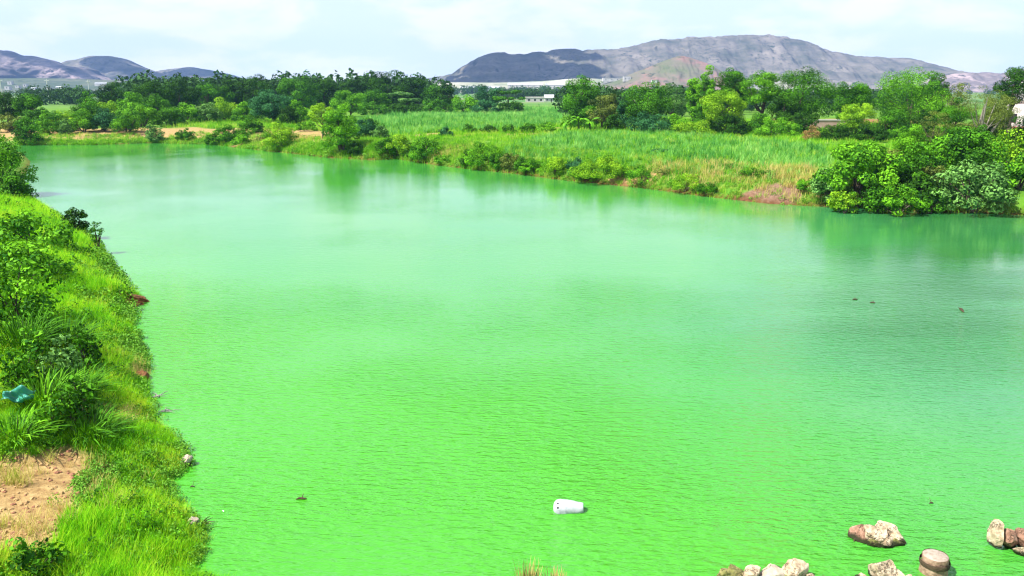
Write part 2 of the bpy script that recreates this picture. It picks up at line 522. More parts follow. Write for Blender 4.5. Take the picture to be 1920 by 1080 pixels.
def hill_mesh(name, prof, Yc, depth, mat, seed, z0=1.5, nxs=260, nys=70, rough=1.0, ridge=0.0):
    """prof: (px, py) skyline seen from the river; the body falls off to both sides of the crest"""
    xs_p = np.array([xat(p_[0], Yc, 60) for p_ in prof]); zs_p = np.array([zat(p_[1], Yc) for p_ in prof])
    xs = np.linspace(xs_p[0], xs_p[-1], nxs)
    crest = np.interp(xs, xs_p, zs_p)
    k = np.ones(7) / 7
    crest = np.convolve(np.pad(crest, 3, mode='edge'), k, mode='valid')
    v = np.linspace(-1, 1, nys)
    XX, VV = np.meshgrid(xs, v)
    YY = Yc + VV * depth * (1 + 0.18 * np.sin(XX / depth * 2.3 + seed))
    prof_v = np.where(np.abs(VV) < 0.16, 1 - 0.15 * (np.abs(VV) / .16) ** 2, 0.85 * np.clip((1 - np.abs(VV)) / .84, 0, 1) ** 1.25)
    H = crest[None, :] * prof_v
    g = np.zeros_like(H)
    for i in range(nys):
        for j in range(nxs):
            q = (XX[i, j] / 75 + seed, YY[i, j] / 300, seed * 3.1)
            g[i, j] = mnoise.fractal(q, 0.8, 2.1, 6)
    H = H + g * rough * 14 * np.sin(np.pi * np.clip(prof_v, 0, 1)) ** 1.0 * np.clip(crest[None, :] / 60, 0.1, 1.2) + g * rough * 1.6 * (prof_v > .8)
    if ridge:
        st = ridge * (1 + .25 * g); f = (H + 9 * g) / st; fl = np.floor(f); fr_ = f - fl
        H = H * .58 + .42 * (fl + np.clip((fr_ - .55) / .45, 0, 1) * .75 + fr_ * .25) * st
    H = np.where(prof_v <= 0.001, z0 - 3, np.maximum(H, z0 - 3))
    Vv = np.column_stack([XX.ravel(), YY.ravel(), H.ravel()])
    q = (np.arange(nys - 1)[:, None] * nxs + np.arange(nxs - 1)[None, :]).ravel()
    return tag(obj(name, mesh_np(name, Vv, np.column_stack([q, q + 1, q + nxs + 1, q + nxs]), smooth=True), mat), kind='structure')


def hill_mat(name, cols, scrub, sscale=.06):
    m, t, o = newmat(name); n = t.nodes.new; L = t.links.new
    geo = n('ShaderNodeNewGeometry'); pos = geo.outputs['Position']
    mp = n('ShaderNodeMapping'); mp.inputs['Scale'].default_value = (1, .4, 2.6); L(pos, mp.inputs['Vector'])
    a = tnoise(t, mp.outputs[0], 0.012, 7, .65)
    col = ramp(t, a.outputs['Fac'], [(.32, cols[0]), (.5, cols[1]), (.68, cols[2])])
    b = tnoise(t, pos, sscale, 5, .7)
    k = n('ShaderNodeMapRange'); k.inputs['From Min'].default_value = .53; k.inputs['From Max'].default_value = .62; L(b.outputs['Fac'], k.inputs['Value'])
    c = tnoise(t, mp.outputs[0], .006, 3); k2 = n('ShaderNodeMapRange'); k2.inputs['From Min'].default_value = .4; k2.inputs['From Max'].default_value = .6
    L(c.outputs['Fac'], k2.inputs['Value'])
    q = n('ShaderNodeMath'); q.operation = 'MULTIPLY'; L(k.outputs[0], q.inputs[0]); L(k2.outputs[0], q.inputs[1])
    col = mix(t, q.outputs[0], col, scrub)
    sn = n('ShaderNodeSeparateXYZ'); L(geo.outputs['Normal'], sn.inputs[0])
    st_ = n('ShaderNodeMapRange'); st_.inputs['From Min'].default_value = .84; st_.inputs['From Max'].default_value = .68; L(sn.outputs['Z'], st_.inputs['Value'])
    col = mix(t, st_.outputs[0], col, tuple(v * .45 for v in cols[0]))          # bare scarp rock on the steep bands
    p = n('ShaderNodeBsdfPrincipled'); p.inputs['Roughness'].default_value = 1; p.inputs['Specular IOR Level'].default_value = 0
    L(col, p.inputs['Base Color']); L(p.outputs[0], o.inputs['Surface'])
    return m


HM = hill_mat('hill_rock', ((.058, .064, .044), (.125, .113, .092), (.215, .185, .155)), (.025, .036, .017))
HM_P = hill_mat('hill_pale_rock', ((.06, .055, .06), (.16, .13, .13), (.42, .32, .31)), (.02, .028, .02))
HM_K = hill_mat('knoll_soil', ((.10, .12, .05), (.15, .13, .09), (.30, .14, .13)), (.03, .045, .02), .05)
hill_mesh('mesa_hill', [(790, 160), (830, 146), (858, 130), (900, 104), (925, 98), (1000, 98), (1050, 93), (1140, 92), (1180, 86), (1235, 74), (1300, 69),
                        (1400, 65), (1470, 68), (1515, 78), (1545, 92), (1590, 102), (1640, 106), (1700, 106), (1735, 115), (1770, 131), (1800, 150), (1830, 165)],
          2600, 620, HM, 1.7, rough=.95, ridge=24, nxs=420, nys=110)
hill_mesh('low_ridge', [(1700, 165), (1760, 142), (1790, 135), (1850, 134), (1900, 132), (1990, 126), (2100, 140), (2200, 165)], 2000, 300, HM_P, 4.2, nxs=180, rough=1.6, ridge=12)
hill_mesh('far_ridge', [(690, 166), (780, 150), (830, 142), (880, 138), (960, 150), (1000, 165)], 3500, 350, HM, 9.2, nxs=100, nys=40)
hill_mesh('rocky_hill', [(-420, 160), (-300, 120), (-150, 96), (-40, 92), (25, 92), (45, 100), (85, 108), (105, 118), (140, 124), (180, 140), (220, 160)], 2500, 480, HM_P, 2.4, nxs=260, nys=90, rough=2.0, ridge=22)
hill_mesh('rounded_hill', [(60, 160), (115, 124), (135, 113), (150, 112), (175, 105), (210, 105), (235, 110), (262, 122), (290, 135), (330, 150), (370, 165)], 2900, 500, HM, 5.5, nxs=160)
hill_mesh('small_hill', [(240, 165), (290, 136), (320, 129), (360, 126), (395, 131), (430, 140), (480, 158), (500, 166)], 3300, 450, HM, 7.9, nxs=140)
hill_mesh('foot_knoll', [(1110, 164), (1150, 152), (1185, 138), (1215, 126), (1250, 113), (1275, 104), (1290, 107), (1330, 122), (1370, 142), (1400, 160)], 1700, 150, HM_K, 3.3, nxs=150)

HM_F = hill_mat('foothill_fields', ((.16, .20, .11), (.30, .30, .22), (.46, .44, .38)), (.06, .09, .05), .03)
HM_G = hill_mat('plain_scrub', ((.05, .075, .045), (.09, .11, .07), (.15, .15, .11)), (.03, .05, .03), .03)
hill_mesh('foothill', [(700, 166), (790, 158), (850, 154), (930, 155), (1020, 152), (1090, 146), (1160, 150), (1260, 152), (1360, 150), (1440, 146), (1500, 152), (1600, 165)], 1850, 260, HM_F, 6.1, nxs=140, nys=40, rough=.15)
hill_mesh('left_foothill', [(-300, 165), (-150, 150), (0, 147), (80, 146), (150, 148), (260, 152), (360, 156), (460, 167)], 1850, 380, HM_G, 8.3, nxs=140, nys=40, rough=.15)

from mathutils.bvhtree import BVHTree
HB = []
for o_ in sc.objects:
    if o_.name.endswith(('hill', 'knoll', 'ridge')):
        HB.append(BVHTree.FromPolygons([v.co for v in o_.data.vertices], [p_.vertices[:] for p_ in o_.data.polygons]))


def gz2(x, y):
    z = gz(x, y)
    for b in HB:
        h = b.ray_cast(Vector((x, y, 900)), Vector((0, 0, -1)))
        if h[0] is not None: z = max(z, h[0].z)
    return z


# ---------------------------------------------------------------- clouds that shade the hills
CLM = noise_mat('cloud_white', [(.78, .78, .8), (.85, .85, .86)], .01, 1.0, spec=0)


def cloud(tx, ty, tz, rx, ry, alt, seed, label):
    rng = random.Random(seed)
    k = (alt - tz) / to_sun.z
    c = Vector((tx, ty, tz)) + to_sun * k
    root_bm = bmesh.new()
    for i in range(26):
        a, q = rng.uniform(0, 6.283), math.sqrt(rng.random())
        s = rng.uniform(.22, .42) * min(rx, ry) * (1.15 - .5 * q)
        mtx = Matrix.Translation((math.cos(a) * q * rx * .8, math.sin(a) * q * ry * .8, rng.uniform(0, .25) * s)) @ Matrix.Diagonal((s, s, s * .55, 1))
        bmesh.ops.create_icosphere(root_bm, subdivisions=2, radius=1, matrix=mtx)
    for v in root_bm.verts:
        d = mnoise.noise_vector(v.co / (rx * .25) + Vector((seed, 0, 0))) * rx * .07
        v.co += d
    o_ = obj('cloud', mesh_bm('cloud', root_bm, True), CLM, loc=c)
    return tag(o_, label, 'cloud')


def hp(px, py, Y): return xat(px, Y, 60), Y, max(zat(py, Y), 5)


x_, y_, z_ = hp(955, 126, 2350)
cloud(x_, y_, z_, 320, 540, 1500, 3, 'white cumulus high above the flat-topped hill, shading its left end')
x_, y_, z_ = hp(205, 130, 2700)
cloud(x_, y_, z_, 230, 560, 1500, 8, 'white cumulus high above the rounded hill at left')
x_, y_, z_ = hp(375, 142, 3150)
cloud(x_, y_, z_, 190, 480, 1500, 14, 'small white cumulus high above the smallest left hill')

# ---------------------------------------------------------------- far buildings at the foot of the hills
WHITE = noise_mat('whitewash', [(.36, .34, .31), (.50, .48, .45), (.60, .58, .55)], .25, 0.8)
TIN = noise_mat('tin_roof', [(.30, .31, .33), (.50, .51, .52)], .15, 0.6)
REDROOF = noise_mat('tile_roof', [(.28, .12, .08), (.40, .20, .14)], .8, 0.8)
DARKWIN = noise_mat('dark_opening', [(.012, .013, .015), (.03, .03, .035)], 2, 0.4)


def far_building(px, Y, wpx, hpx, depth, label, group=None, roof=None, shed=False, name='house', windows=2):
    z0 = gz2(xat(px, Y, 2), Y) - 0.4
    x = xat(px, Y, 2); w = wpx * mpp(Y); h = hpx * mpp(Y)
    root = empty(name, (x, Y, z0))
    bm = bmesh.new(); box(bm, -w / 2, w / 2, 0, depth, 0, h); obj('wall', mesh_bm('wall', bm), WHITE, root)
    bm = bmesh.new()
    e = .4
    if shed:
        vs = [bm.verts.new(p_) for p_ in ((-w / 2 - e, -e, h), (w / 2 + e, -e, h), (w / 2 + e, depth + e, h), (-w / 2 - e, depth + e, h),
                                         (-w / 2 - e, depth / 2, h + depth * .22), (w / 2 + e, depth / 2, h + depth * .22))]
        for f in ((0, 1, 5, 4), (2, 3, 4, 5), (0, 4, 3), (1, 2, 5), (0, 3, 2, 1)): bm.faces.new([vs[i] for i in f])
    else:
        box(bm, -w / 2 - e / 2, w / 2 + e / 2, -e / 2, depth + e / 2, h + .003, h + .5)
    obj('roof', mesh_bm('roof', bm), roof or (TIN if shed else WHITE), root)
    for i in range(windows):
        bm = bmesh.new(); cx_ = -w / 2 + w * (i + .5) / windows
        ww = min(1.2, w / windows * .3)
        box(bm, cx_ - ww / 2, cx_ + ww / 2, -.06, .05, h * .42, h * .78)
        obj('window', mesh_bm('window', bm), DARKWIN, root)
    return tag(root, label, 'building', group)


far_building(900, 1690, 74, 6, 18, 'long white shed right of the tall dark tree, at the hill foot', shed=True, name='shed', windows=6)
far_building(985, 1720, 66, 6, 20, 'long pale shed with tin roof above the gap in the treeline', shed=True, name='shed', windows=6)
far_building(1040, 1680, 34, 7, 18, 'white shed just left of the round tree beside the far field', shed=True, name='shed', windows=3)
far_building(1003, 420, 34, 9, 9, 'low white house seen through the gap beyond the far field', name='house', windows=3)
far_building(1030, 440, 16, 8, 8, 'small pale house at right end of the treeline gap', roof=TIN, shed=True, windows=2)
far_building(1152, 1690, 44, 6, 16, 'white flat building between two dark trees below the hill', windows=4)
far_building(1175, 1660, 14, 9, 9, 'tall narrow white house between two dark trees below the hill', windows=2)
far_building(1135, 1720, 16, 9, 12, 'white block house right of the round tree, below the hill', windows=2)
far_building(1425, 1700, 44, 12, 30, 'pale block building glimpsed between trees under the mesa', windows=3)
rng = random.Random(5)
for px, Y, w, h, rf, lab in [
        (14, 1560, 9, 7, None, 'tiny white house nearest the left frame edge on the hazy plain'),
        (20, 1660, 8, 6, None, 'tiny white house second from left edge, higher on the plain'),
        (33, 1600, 7, 5, None, 'tiny white house right of the left-edge pair on the plain'),
        (48, 1620, 6, 6, None, 'tiny upright white house above the mid-green lone tree'),
        (62, 1570, 10, 4, TIN, 'low white house with tin roof above the lone tree'),
        (92, 1590, 8, 5, None, 'tiny white house beside the utility pole on the plain'),
        (112, 1600, 14, 5, TIN, 'long low tin-roofed house above the distant green field'),
        (126, 1560, 9, 5, None, 'tiny white house above the right part of distant field'),
        (190, 1700, 22, 5, TIN, 'long pale shed at foot of the rounded blue hill'),
        (290, 1700, 20, 5, TIN, 'long pale shed below the saddle between the left hills'),
        (352, 1680, 26, 4, TIN, 'long pale shed below the smallest left hill'),
        (1195, 1560, 12, 6, None, 'tiny pale house left of the pinkish knoll'),
        (1226, 1590, 10, 6, None, 'tiny pale house at the left foot of the pinkish knoll'),
        (1330, 1590, 12, 6, None, 'tiny pale house at the right foot of the pinkish knoll')]:
    far_building(px, Y, w, h, 9, lab, roof=rf, shed=rf is not None, windows=1)

# white domed shrine at the right edge
sx_, sY = xat(1912, 140, 3), 140.0
sz = gz(sx_, sY)
LIME_W = noise_mat('fresh_limewash', [(.55, .53, .50), (.68, .66, .63)], .6, .8)
shr = empty('shrine', (sx_, sY, sz)); shr.rotation_euler = (0, 0, -.55)
bm = bmesh.new(); box(bm, -2.2, 4.2, 0, 6.5, 0, 4.2); obj('wall', mesh_bm('wall', bm), LIME_W, shr)
bm = bmesh.new(); box(bm, -2.45, 4.45, -.25, 6.75, 4.203, 4.5); obj('cornice', mesh_bm('cornice', bm), LIME_W, shr)
for k_, (x0, hh) in enumerate(((-1.4, 1.9), (.5, 1.7), (2.6, 1.9))):
    bm = bmesh.new(); box(bm, x0, x0 + .9, -.08, .05, .7 if k_ != 1 else .05, .7 + hh * .75); obj('window' if k_ != 1 else 'door', mesh_bm('opening', bm), DARKWIN, shr)
v_, f_ = lathe([(2.1, 0), (2.0, .9), (1.6, 1.8), (1.0, 2.5), (.55, 2.9), (.62, 3.05), (.3, 3.3), (.28, 3.7), (.0, 4.3)], 20)
obj('dome', mesh_np('dome', v_, f_, True), LIME_W, shr, (0.0, 3.2, 4.5))
tag(shr, 'white building with domed stepped top and dark openings at right edge', 'building')

# low compound wall with pink plaster behind the big trees
PINKW = noise_mat('pink_plaster', [(.38, .24, .20), (.52, .36, .31)], 1.0, .9)
wl = empty('compound_wall', (xat(1500, 128, 2), 128, gz(xat(1500, 128, 2), 128)))
bm = bmesh.new(); box(bm, 0, 9.5, 0, .3, -.2, 1.5); obj('wall', mesh_bm('wall', bm), PINKW, wl)
bm = bmesh.new(); box(bm, -.1, 9.6, -.08, .38, 1.503, 1.66); obj('coping', mesh_bm('coping', bm), WHITE, wl)
tag(wl, 'low pinkish plastered wall with pale coping behind the dark hedge', 'wall')

# utility poles on the left plain
POLE = noise_mat('concrete_pole', [(.5, .5, .48), (.62, .62, .6)], 2, .8)
for px, Y, lab in ((4, 420, 'pale concrete utility pole at the left frame edge below the hills'), (91, 430, 'pale concrete utility pole standing left of the green field'),
                   (168, 460, 'pale concrete utility pole rising behind the tree with a lit top')):
    x = xat(px, Y, 5); r_ = empty('utility_pole', (x, Y, gz(x, Y)))
    v_, f_ = tubes([([(0, 0, -.3), (0, 0, 6), (0, 0, 11.5)], [.22, .18, .13])], 8); obj('pole', mesh_np('pole', v_, f_, True), POLE, r_)
    bm = bmesh.new(); box(bm, -1.2, 1.2, -.08, .08, 10.6, 10.8); obj('crossarm', mesh_bm('crossarm', bm), POLE, r_)
    tag(r_, lab, 'utility pole')

# ---------------------------------------------------------------- trees


def rdir(rs, n):
    d = rs.normal(size=(n, 3)); return d / np.linalg.norm(d, axis=1)[:, None]


def leaves_mesh(rs, P, nrm, size, aspect=.55, tint=None, dirs=None):
    """one four-cornered leaf for every point"""
    n = len(P)
    r = rdir(rs, n) if dirs is None else dirs
    a = np.cross(nrm, r); a /= np.linalg.norm(a, axis=1)[:, None] + 1e-9
    b = np.cross(nrm, a)
    s = size * rs.uniform(.65, 1.35, n)[:, None]
    V = np.empty((n, 4, 3))
    V[:, 0] = P - a * s * .5
    V[:, 1] = P + b * s * aspect * .5 + nrm * s * .06
    V[:, 2] = P + a * s * .5 - nrm * s * .10
    V[:, 3] = P - b * s * aspect * .5 + nrm * s * .06
    F = np.arange(n * 4).reshape(n, 4)
    return V.reshape(-1, 3), F, np.repeat(tint, 4)


def crown(rs, rx, ry, rz, leaf, kind, dens=3.0):
    nc = {'round': 46, 'bush': 44, 'column': 50, 'feather': 34, 'layer': 30, 'dome': 40}[kind]
    d = rdir(rs, nc)
    q = rs.uniform(.22, 1, nc) ** .45
    c = d * q[:, None] * .78
    if kind in ('bush', 'dome'): c[:, 2] = np.abs(c[:, 2]) * 1.75 - .80
    elif kind == 'layer': c[:, 2] = np.round(c[:, 2] * 2.2) / 2.2 + rs.normal(0, .05, nc)
    else: c[:, 2] = np.where(c[:, 2] < -.55, c[:, 2] * .75, c[:, 2])
    cr_ = rs.uniform(.17, .34, nc) * (1.3 - .4 * q)
    if kind == 'column': c[:, :2] *= .8
    sc_ = np.array([rx, ry, rz])
    m_ = min(rx, rz) if kind != 'column' else rx
    area = math.pi * rx * rz
    n = int(np.clip(dens * area / (leaf * leaf * .35), 500, 20000))
    w = cr_ ** 2; idx = rs.choice(nc, n, p=w / w.sum())
    dd = rdir(rs, n)
    rad = rs.uniform(.45, 1.0, n) ** .5
    flat = {'layer': .38, 'feather': .5}.get(kind, .75)
    off = dd * (rad * cr_[idx] * (m_ * .5 + np.array(sc_).mean() * .5))[:, None] * np.array([1.1, 1.1, flat])
    P_ = c[idx] * sc_ + off
    nr = dd * .85 + rs.normal(size=(n, 3)) * .33 + np.array([0, 0, .35])
    nr /= np.linalg.norm(nr, axis=1)[:, None]
    ct = rs.uniform(0, 1, nc)
    tint = np.clip(-.05 + .75 * ct[idx] + rs.uniform(-.2, .45, n), 0, 1)
    asp = .3 if kind == 'feather' else .6
    return leaves_mesh(rs, P_, nr, leaf, asp, tint), c * sc_


def plant(name, label, cat, px, Y, top, wpx, kind='round', pal='mid', cb=.22, dens=4.2, leaf=None, group=None, bark=None, base=None, lean=0.0, seed=None, asp=1.0):
    """px: centre of the crown, top: skyline pixel of the crown, Y: metres from the bridge"""
    seed = seed if seed is not None else (int(px * 7 + Y * 13 + top))
    rs = np.random.RandomState(seed % 100000); rng = random.Random(seed)
    if cat == 'bush' and 380 < px < 1560 and re.search('waterline|waterside|to the water|hollow-footed', label):
        Y = gpix(px, np.interp(px, [q[0] for q in far_px], [q[1] for q in far_px]) - 4)[1] + .12 * wpx * mpp(Y)
    x = xat(px, Y, 3)
    z0 = max(gz(x, Y), 0.0) if base is None else base
    H = max(zat(top, Y) - z0, .4)
    H *= 1.06 if cat == 'tree' else 1.14
    w = wpx * mpp(Y) / 2 * (1.25 if cat == 'tree' else 1.32)
    if cat == 'tree' and cb < .3: cb *= .35
    leaf = leaf or max(.09, 1.15 * 1.875 * mpp(Y))
    zc0 = cb * H
    rz = (H - zc0) / 2 * 1.0
    cz = zc0 + rz
    root = empty(name, (x, Y, z0))
    (V_, F_, T_), cc = crown(rs, w, w * .95 * asp, rz, leaf, kind, dens)
    V_ = V_ + np.array([lean, 0, cz])
    V_[:, 2] = np.maximum(V_[:, 2], .02 - max(0, z0) * 0)
    me = mesh_np('crown', V_, F_, False, T_)
    part = 'crown' if cat == 'tree' else 'foliage'
    obj(part, me, LM[pal] if isinstance(pal, str) else pal, root)
    paths = []
    tr = max(.05, .028 * H) if cat == 'tree' else max(.02, .016 * H)
    if cat == 'tree':
        top_p = Vector((lean * .8, 0, cz + rz * .2))
        bend = Vector((rng.uniform(-.08, .08) * H, rng.uniform(-.05, .05) * H, 0))
        tp = [Vector((0, 0, -.3)), Vector((0, 0, 0)) + bend * .15, Vector((lean * .3, 0, zc0 * .7)) + bend * .6, Vector((lean * .6, 0, cz * .8)) + bend, top_p + bend * .6]
        paths.append((tp, [tr * 1.5, tr * 1.2, tr, tr * .7, tr * .2]))
        for i in rs.choice(len(cc), 9, replace=False):
            e = Vector(cc[i]) + Vector((lean, 0, cz))
            s = tp[2].lerp(tp[3], rng.uniform(0, 1))
            mid_ = s.lerp(e, .5) + Vector((0, 0, -.06 * H))
            paths.append(([s, mid_, e], [tr * .5, tr * .33, tr * .1]))
    else:
        for i in rs.choice(len(cc), 8, replace=False):
            e = Vector(cc[i]) + Vector((lean, 0, cz)); e.z = max(e.z, .1)
            s = Vector((rng.uniform(-.12, .12) * w, rng.uniform(-.12, .12) * w, -.1))
            paths.append(([s, s.lerp(e, .5) + Vector((0, 0, .08 * H)), e], [tr, tr * .7, tr * .25]))
    v_, f_ = tubes(paths, 5)
    obj('trunk' if cat == 'tree' else 'stem', mesh_np('trunk', v_, f_, True), bark or BARK, root)
    tag(root, label, cat, group)
    return root


T = 'tree'; B = 'bush'
# -- far left, behind the sand bank
plant('tree', 'dark grey-green tree touching the left frame edge on far bank', T, 14, 150, 168, 84, 'round', 'dark', .1)
plant('tree', 'mid-green tree standing alone left of the distant green field', T, 57, 148, 170, 52, 'round', 'mid', .1)
plant('bush', 'rounded bush overhanging the water at far left of river', B, 50, 121.5, 214, 50, 'dome', 'mid', 0)
plant('bush', 'olive shrub behind the rounded bush at far left', B, 20, 135, 208, 54, 'bush', 'olive', 0)
plant('bush', 'light green bush right of the rounded waterside bush', B, 92, 131, 205, 62, 'bush', 'bright', 0)
plant('bush', 'yellowish bush between two green bushes above the sand strip', B, 122, 133, 195, 46, 'bush', 'lime', 0)
plant('bush', 'small pale ball-shaped bush above the sand strip', B, 122, 129, 218, 26, 'dome', 'pale', 0)
plant('bush', 'tall bright bush with lit left side above the sand strip', B, 155, 131, 198, 44, 'dome', 'bright', 0)
plant('bush', 'dark hollow bush between two bright ones above the sand', B, 192, 133, 194, 56, 'dome', 'blue', 0)
plant('bush', 'bright bush with curved crown right of the dark hollow bush', B, 238, 132, 196, 56, 'dome', 'bright', 0)
plant('tree', 'small tree with lit yellow-green top behind the sand strip bushes', T, 168, 165, 164, 38, 'round', 'mid', .1)
plant('tree', 'dark tree with flat top left of the long far treeline', T, 212, 200, 152, 58, 'round', 'dark', .1)
plant('bush', 'lime green spreading bush behind the curved bush', B, 208, 160, 180, 66, 'bush', 'lime', 0)
plant('bush', 'bright lobed bush below the dark far treeline at left', B, 250, 155, 164, 54, 'bush', 'bright', 0)
plant('tree', 'tall dark tree at the left end of far treeline', T, 292, 175, 149, 78, 'round', 'dark', .08)
plant('tree', 'dark round-topped tree second in far treeline from left', T, 338, 190, 147, 80, 'round', 'dark', .08)
plant('tree', 'shaded green tree between left treeline trees above lit shrubs', T, 292, 150, 172, 56, 'round', 'mid', .05)
plant('bush', 'light green mounded bush on the tan bank, left of two', B, 352, 150, 190, 62, 'bush', 'bright', 0)
plant('bush', 'lime mounded bush on the tan bank, right of two', B, 422, 158, 178, 72, 'bush', 'lime', 0)
plant('tree', 'dark tree behind the lime mounded bush in the far treeline', T, 395, 210, 153, 78, 'round', 'mid', .08)
plant('tree', 'dark dense tree left of the tall pointed pair in treeline', T, 440, 215, 148, 66, 'round', 'dark', .08)
plant('tree', 'tall dark tree above the blue-green tree in treeline', T, 482, 215, 139, 70, 'round', 'dark', .08)
plant('tree', 'big blue-green shaded tree in front of the far treeline', T, 512, 152, 166, 84, 'round', 'blue', .05)
plant('bush', 'bright narrow bush right of the blue-green tree', B, 561, 150, 180, 42, 'dome', 'bright', 0)
plant('tree', 'dark mounded tree right of the blue-green tree in treeline', T, 560, 220, 141, 84, 'round', 'mid', .08)
plant('tree', 'flat dark tree in treeline over the yellow-green waterside tree', T, 612, 235, 146, 70, 'round', 'dark', .08)
plant('tree', 'bright green tree behind the yellow-green waterside tree', T, 655, 190, 168, 70, 'round', 'bright', .05)
plant('tree', 'flat-topped dark tree left of the tallest dark tree', T, 665, 240, 149, 66, 'round', 'dark', .08)
plant('tree', 'tallest dark tree in far treeline with broad broken crown', T, 728, 242, 131, 86, 'round', 'dark', .1)
plant('tree', 'smaller dark tree leaning on right side of the tallest tree', T, 776, 245, 141, 46, 'round', 'dark', .1)
plant('tree', 'green tree in front of the tallest dark treeline tree', T, 705, 215, 168, 60, 'round', 'mid', .05)
plant('tree', 'grey-green tree below right of the tallest treeline tree', T, 762, 218, 166, 66, 'layer', 'pale', .05)
plant('tree', 'dark pointed tree at the treeline gap below the far ridge', T, 812, 235, 158, 44, 'round', 'mid', .05)
plant('tree', 'dark narrow tree left of the round bright treeline tree', T, 838, 232, 155, 34, 'round', 'dark', .05)
plant('tree', 'round bright green tree at the back of the far field', T, 872, 222, 170, 62, 'dome', 'bright', .03)
plant('tree', 'pale grey-green tree right of the round bright treeline tree', T, 915, 232, 157, 54, 'round', 'blue', .05)
plant('tree', 'dark hollow tree at the right end of far treeline', T, 952, 228, 162, 56, 'layer', 'mid', .05)
# -- waterside bushes of the far bank, left to middle
plant('bush', 'dark waterside bush at the right end of the sand strip', B, 424, 121, 226, 40, 'bush', 'mid', 0)
plant('bush', 'small ball-shaped bush beside the dark waterside bush', B, 452, 120, 240, 36, 'dome', 'bright', 0)
plant('bush', 'pale shrub on the sand strip left of centre', B, 288, 126, 226, 32, 'bush', 'pale', 0)
plant('bush', 'green shrub on top of bank above the ball-shaped bush', B, 470, 130, 218, 50, 'bush', 'mid', 0)
plant('bush', 'lime shrub on bank top left of the waterside tree', B, 522, 128, 217, 56, 'bush', 'lime', 0)
plant('bush', 'grassy green shrub left of the yellow-green tree trunk', B, 574, 128, 226, 44, 'bush', 'bright', 0)
plant('bush', 'weedy olive bush on the tan slope at mid left', B, 510, 116, 246, 70, 'bush', 'olive', 0, dens=1.6)
plant('tree', 'yellow-green tree at the waterside with a vine-covered dark trunk', T, 604, 112, 194, 52, 'round', LM['lime'], .34, bark=BARK, dens=3)
plant('vine', 'dark vine clump climbing the yellow-green tree trunk', 'vine', 611, 111.2, 210, 16, 'column', 'olive', 0, dens=4)
plant('bush', 'green bush right of the vine-covered trunk', B, 642, 112, 224, 44, 'bush', 'mid', 0)
plant('bush', 'blue-green bush with dark base left of centre on far bank', B, 684, 109, 221, 54, 'bush', 'blue', 0)
plant('bush', 'dark bush behind the blue-green bush at field corner', B, 690, 118, 216, 60, 'bush', 'mid', 0)
plant('bush', 'pale teal bush at the right of the blue-green bush', B, 712, 106, 234, 40, 'dome', 'pale', 0)
plant('bush', 'lime bush sloping to the water at left of two', B, 752, 101, 246, 58, 'bush', 'lime', 0)
plant('bush', 'bright drooping bush sloping to the water at right of two', B, 800, 99, 248, 62, 'dome', 'bright', 0)
plant('bush', 'small dark bush at the front edge of the far field', B, 836, 108, 236, 28, 'dome', 'blue', 0)
plant('bush', 'low lime bush on the tan bank below the far field', B, 858, 92, 276, 60, 'bush', 'lime', 0, dens=2)
plant('bush', 'bright bush with dark hollow at its foot on waterline', B, 908, 85, 263, 72, 'dome', 'bright', 0)
plant('bush', 'low olive bush right of the hollow-footed bush', B, 958, 82, 285, 46, 'bush', 'olive', 0)
plant('bush', 'yellowish bush left of the big lime waterside bush', B, 1042, 78, 290, 50, 'dome', 'lime', 0)
plant('bush', 'dark bush squeezed between two yellowish waterside bushes', B, 1078, 77, 287, 34, 'dome', 'blue', 0)
plant('bush', 'big lime waterside bush below the near crop field', B, 1132, 71, 290, 112, 'dome', 'lime', 0)
plant('bush', 'small dark bush among crops above the big lime bush', B, 1238, 79, 284, 34, 'bush', 'blue', 0)
plant('bush', 'green bush right of the big lime waterside bush', B, 1205, 71, 305, 60, 'bush', 'bright', 0, dens=2)
plant('bush', 'dark leafy bush on the dry grass bank left of pink soil', B, 1412, 62.5, 312, 44, 'bush', 'mid', 0)
plant('bush', 'small dark shrub on the dry grass slope', B, 1345, 68, 306, 34, 'bush', 'bright', 0)
# -- trees behind the near crop field
plant('tree', 'round dark tree at the left end of the near field', T, 1087, 140, 137, 74, 'round', 'mid', .12)
plant('tree', 'olive tree leaning right of the round dark tree', T, 1132, 126, 172, 60, 'round', 'olive', .1)
plant('tree', 'large dark tree with black foot behind near field', T, 1212, 122, 146, 92, 'round', 'mid', .06)
plant('tree', 'dark narrow tree left of the large dark tree', T, 1172, 123, 182, 34, 'round', 'blue', .06)
plant('tree', 'grey-green hazy tree left of the columnar trees', T, 1262, 150, 150, 62, 'feather', 'pale', .05)
plant('bush', 'light green shrub in front of the grey-green tree', B, 1268, 118, 205, 66, 'bush', 'bright', 0)
plant('bush', 'broad low lime shrub at the back edge of near field', B, 1300, 113, 222, 80, 'bush', 'lime', 0)
plant('tree', 'tall columnar bright tree, left of two', T, 1298, 130, 133, 30, 'column', 'bright', .06)
plant('tree', 'tall columnar dark-tipped tree, right of two', T, 1319, 128, 114, 34, 'column', 'bright', .06)
plant('tree', 'dark-topped tree right of the columnar trees', T, 1371, 130, 115, 64, 'round', 'mid', .2)
plant('tree', 'yellow-green tree in front of the dark-topped tree', T, 1354, 116, 160, 78, 'round', 'lime', .15)
plant('tree', 'green tree with bare dark trunks left of the biggest tree', T, 1422, 120, 130, 66, 'round', 'bright', .32)
plant('tree', 'biggest grey-green tree with domed crown behind near field', T, 1508, 118, 112, 100, 'round', 'mid', .14)
plant('tree', 'shaded dark tree at lower left of the biggest tree', T, 1470, 117, 165, 56, 'round', 'dark', .15)
plant('bush', 'bright leafy shrub in front of the biggest tree', B, 1455, 110, 216, 86, 'bush', 'bright', 0)
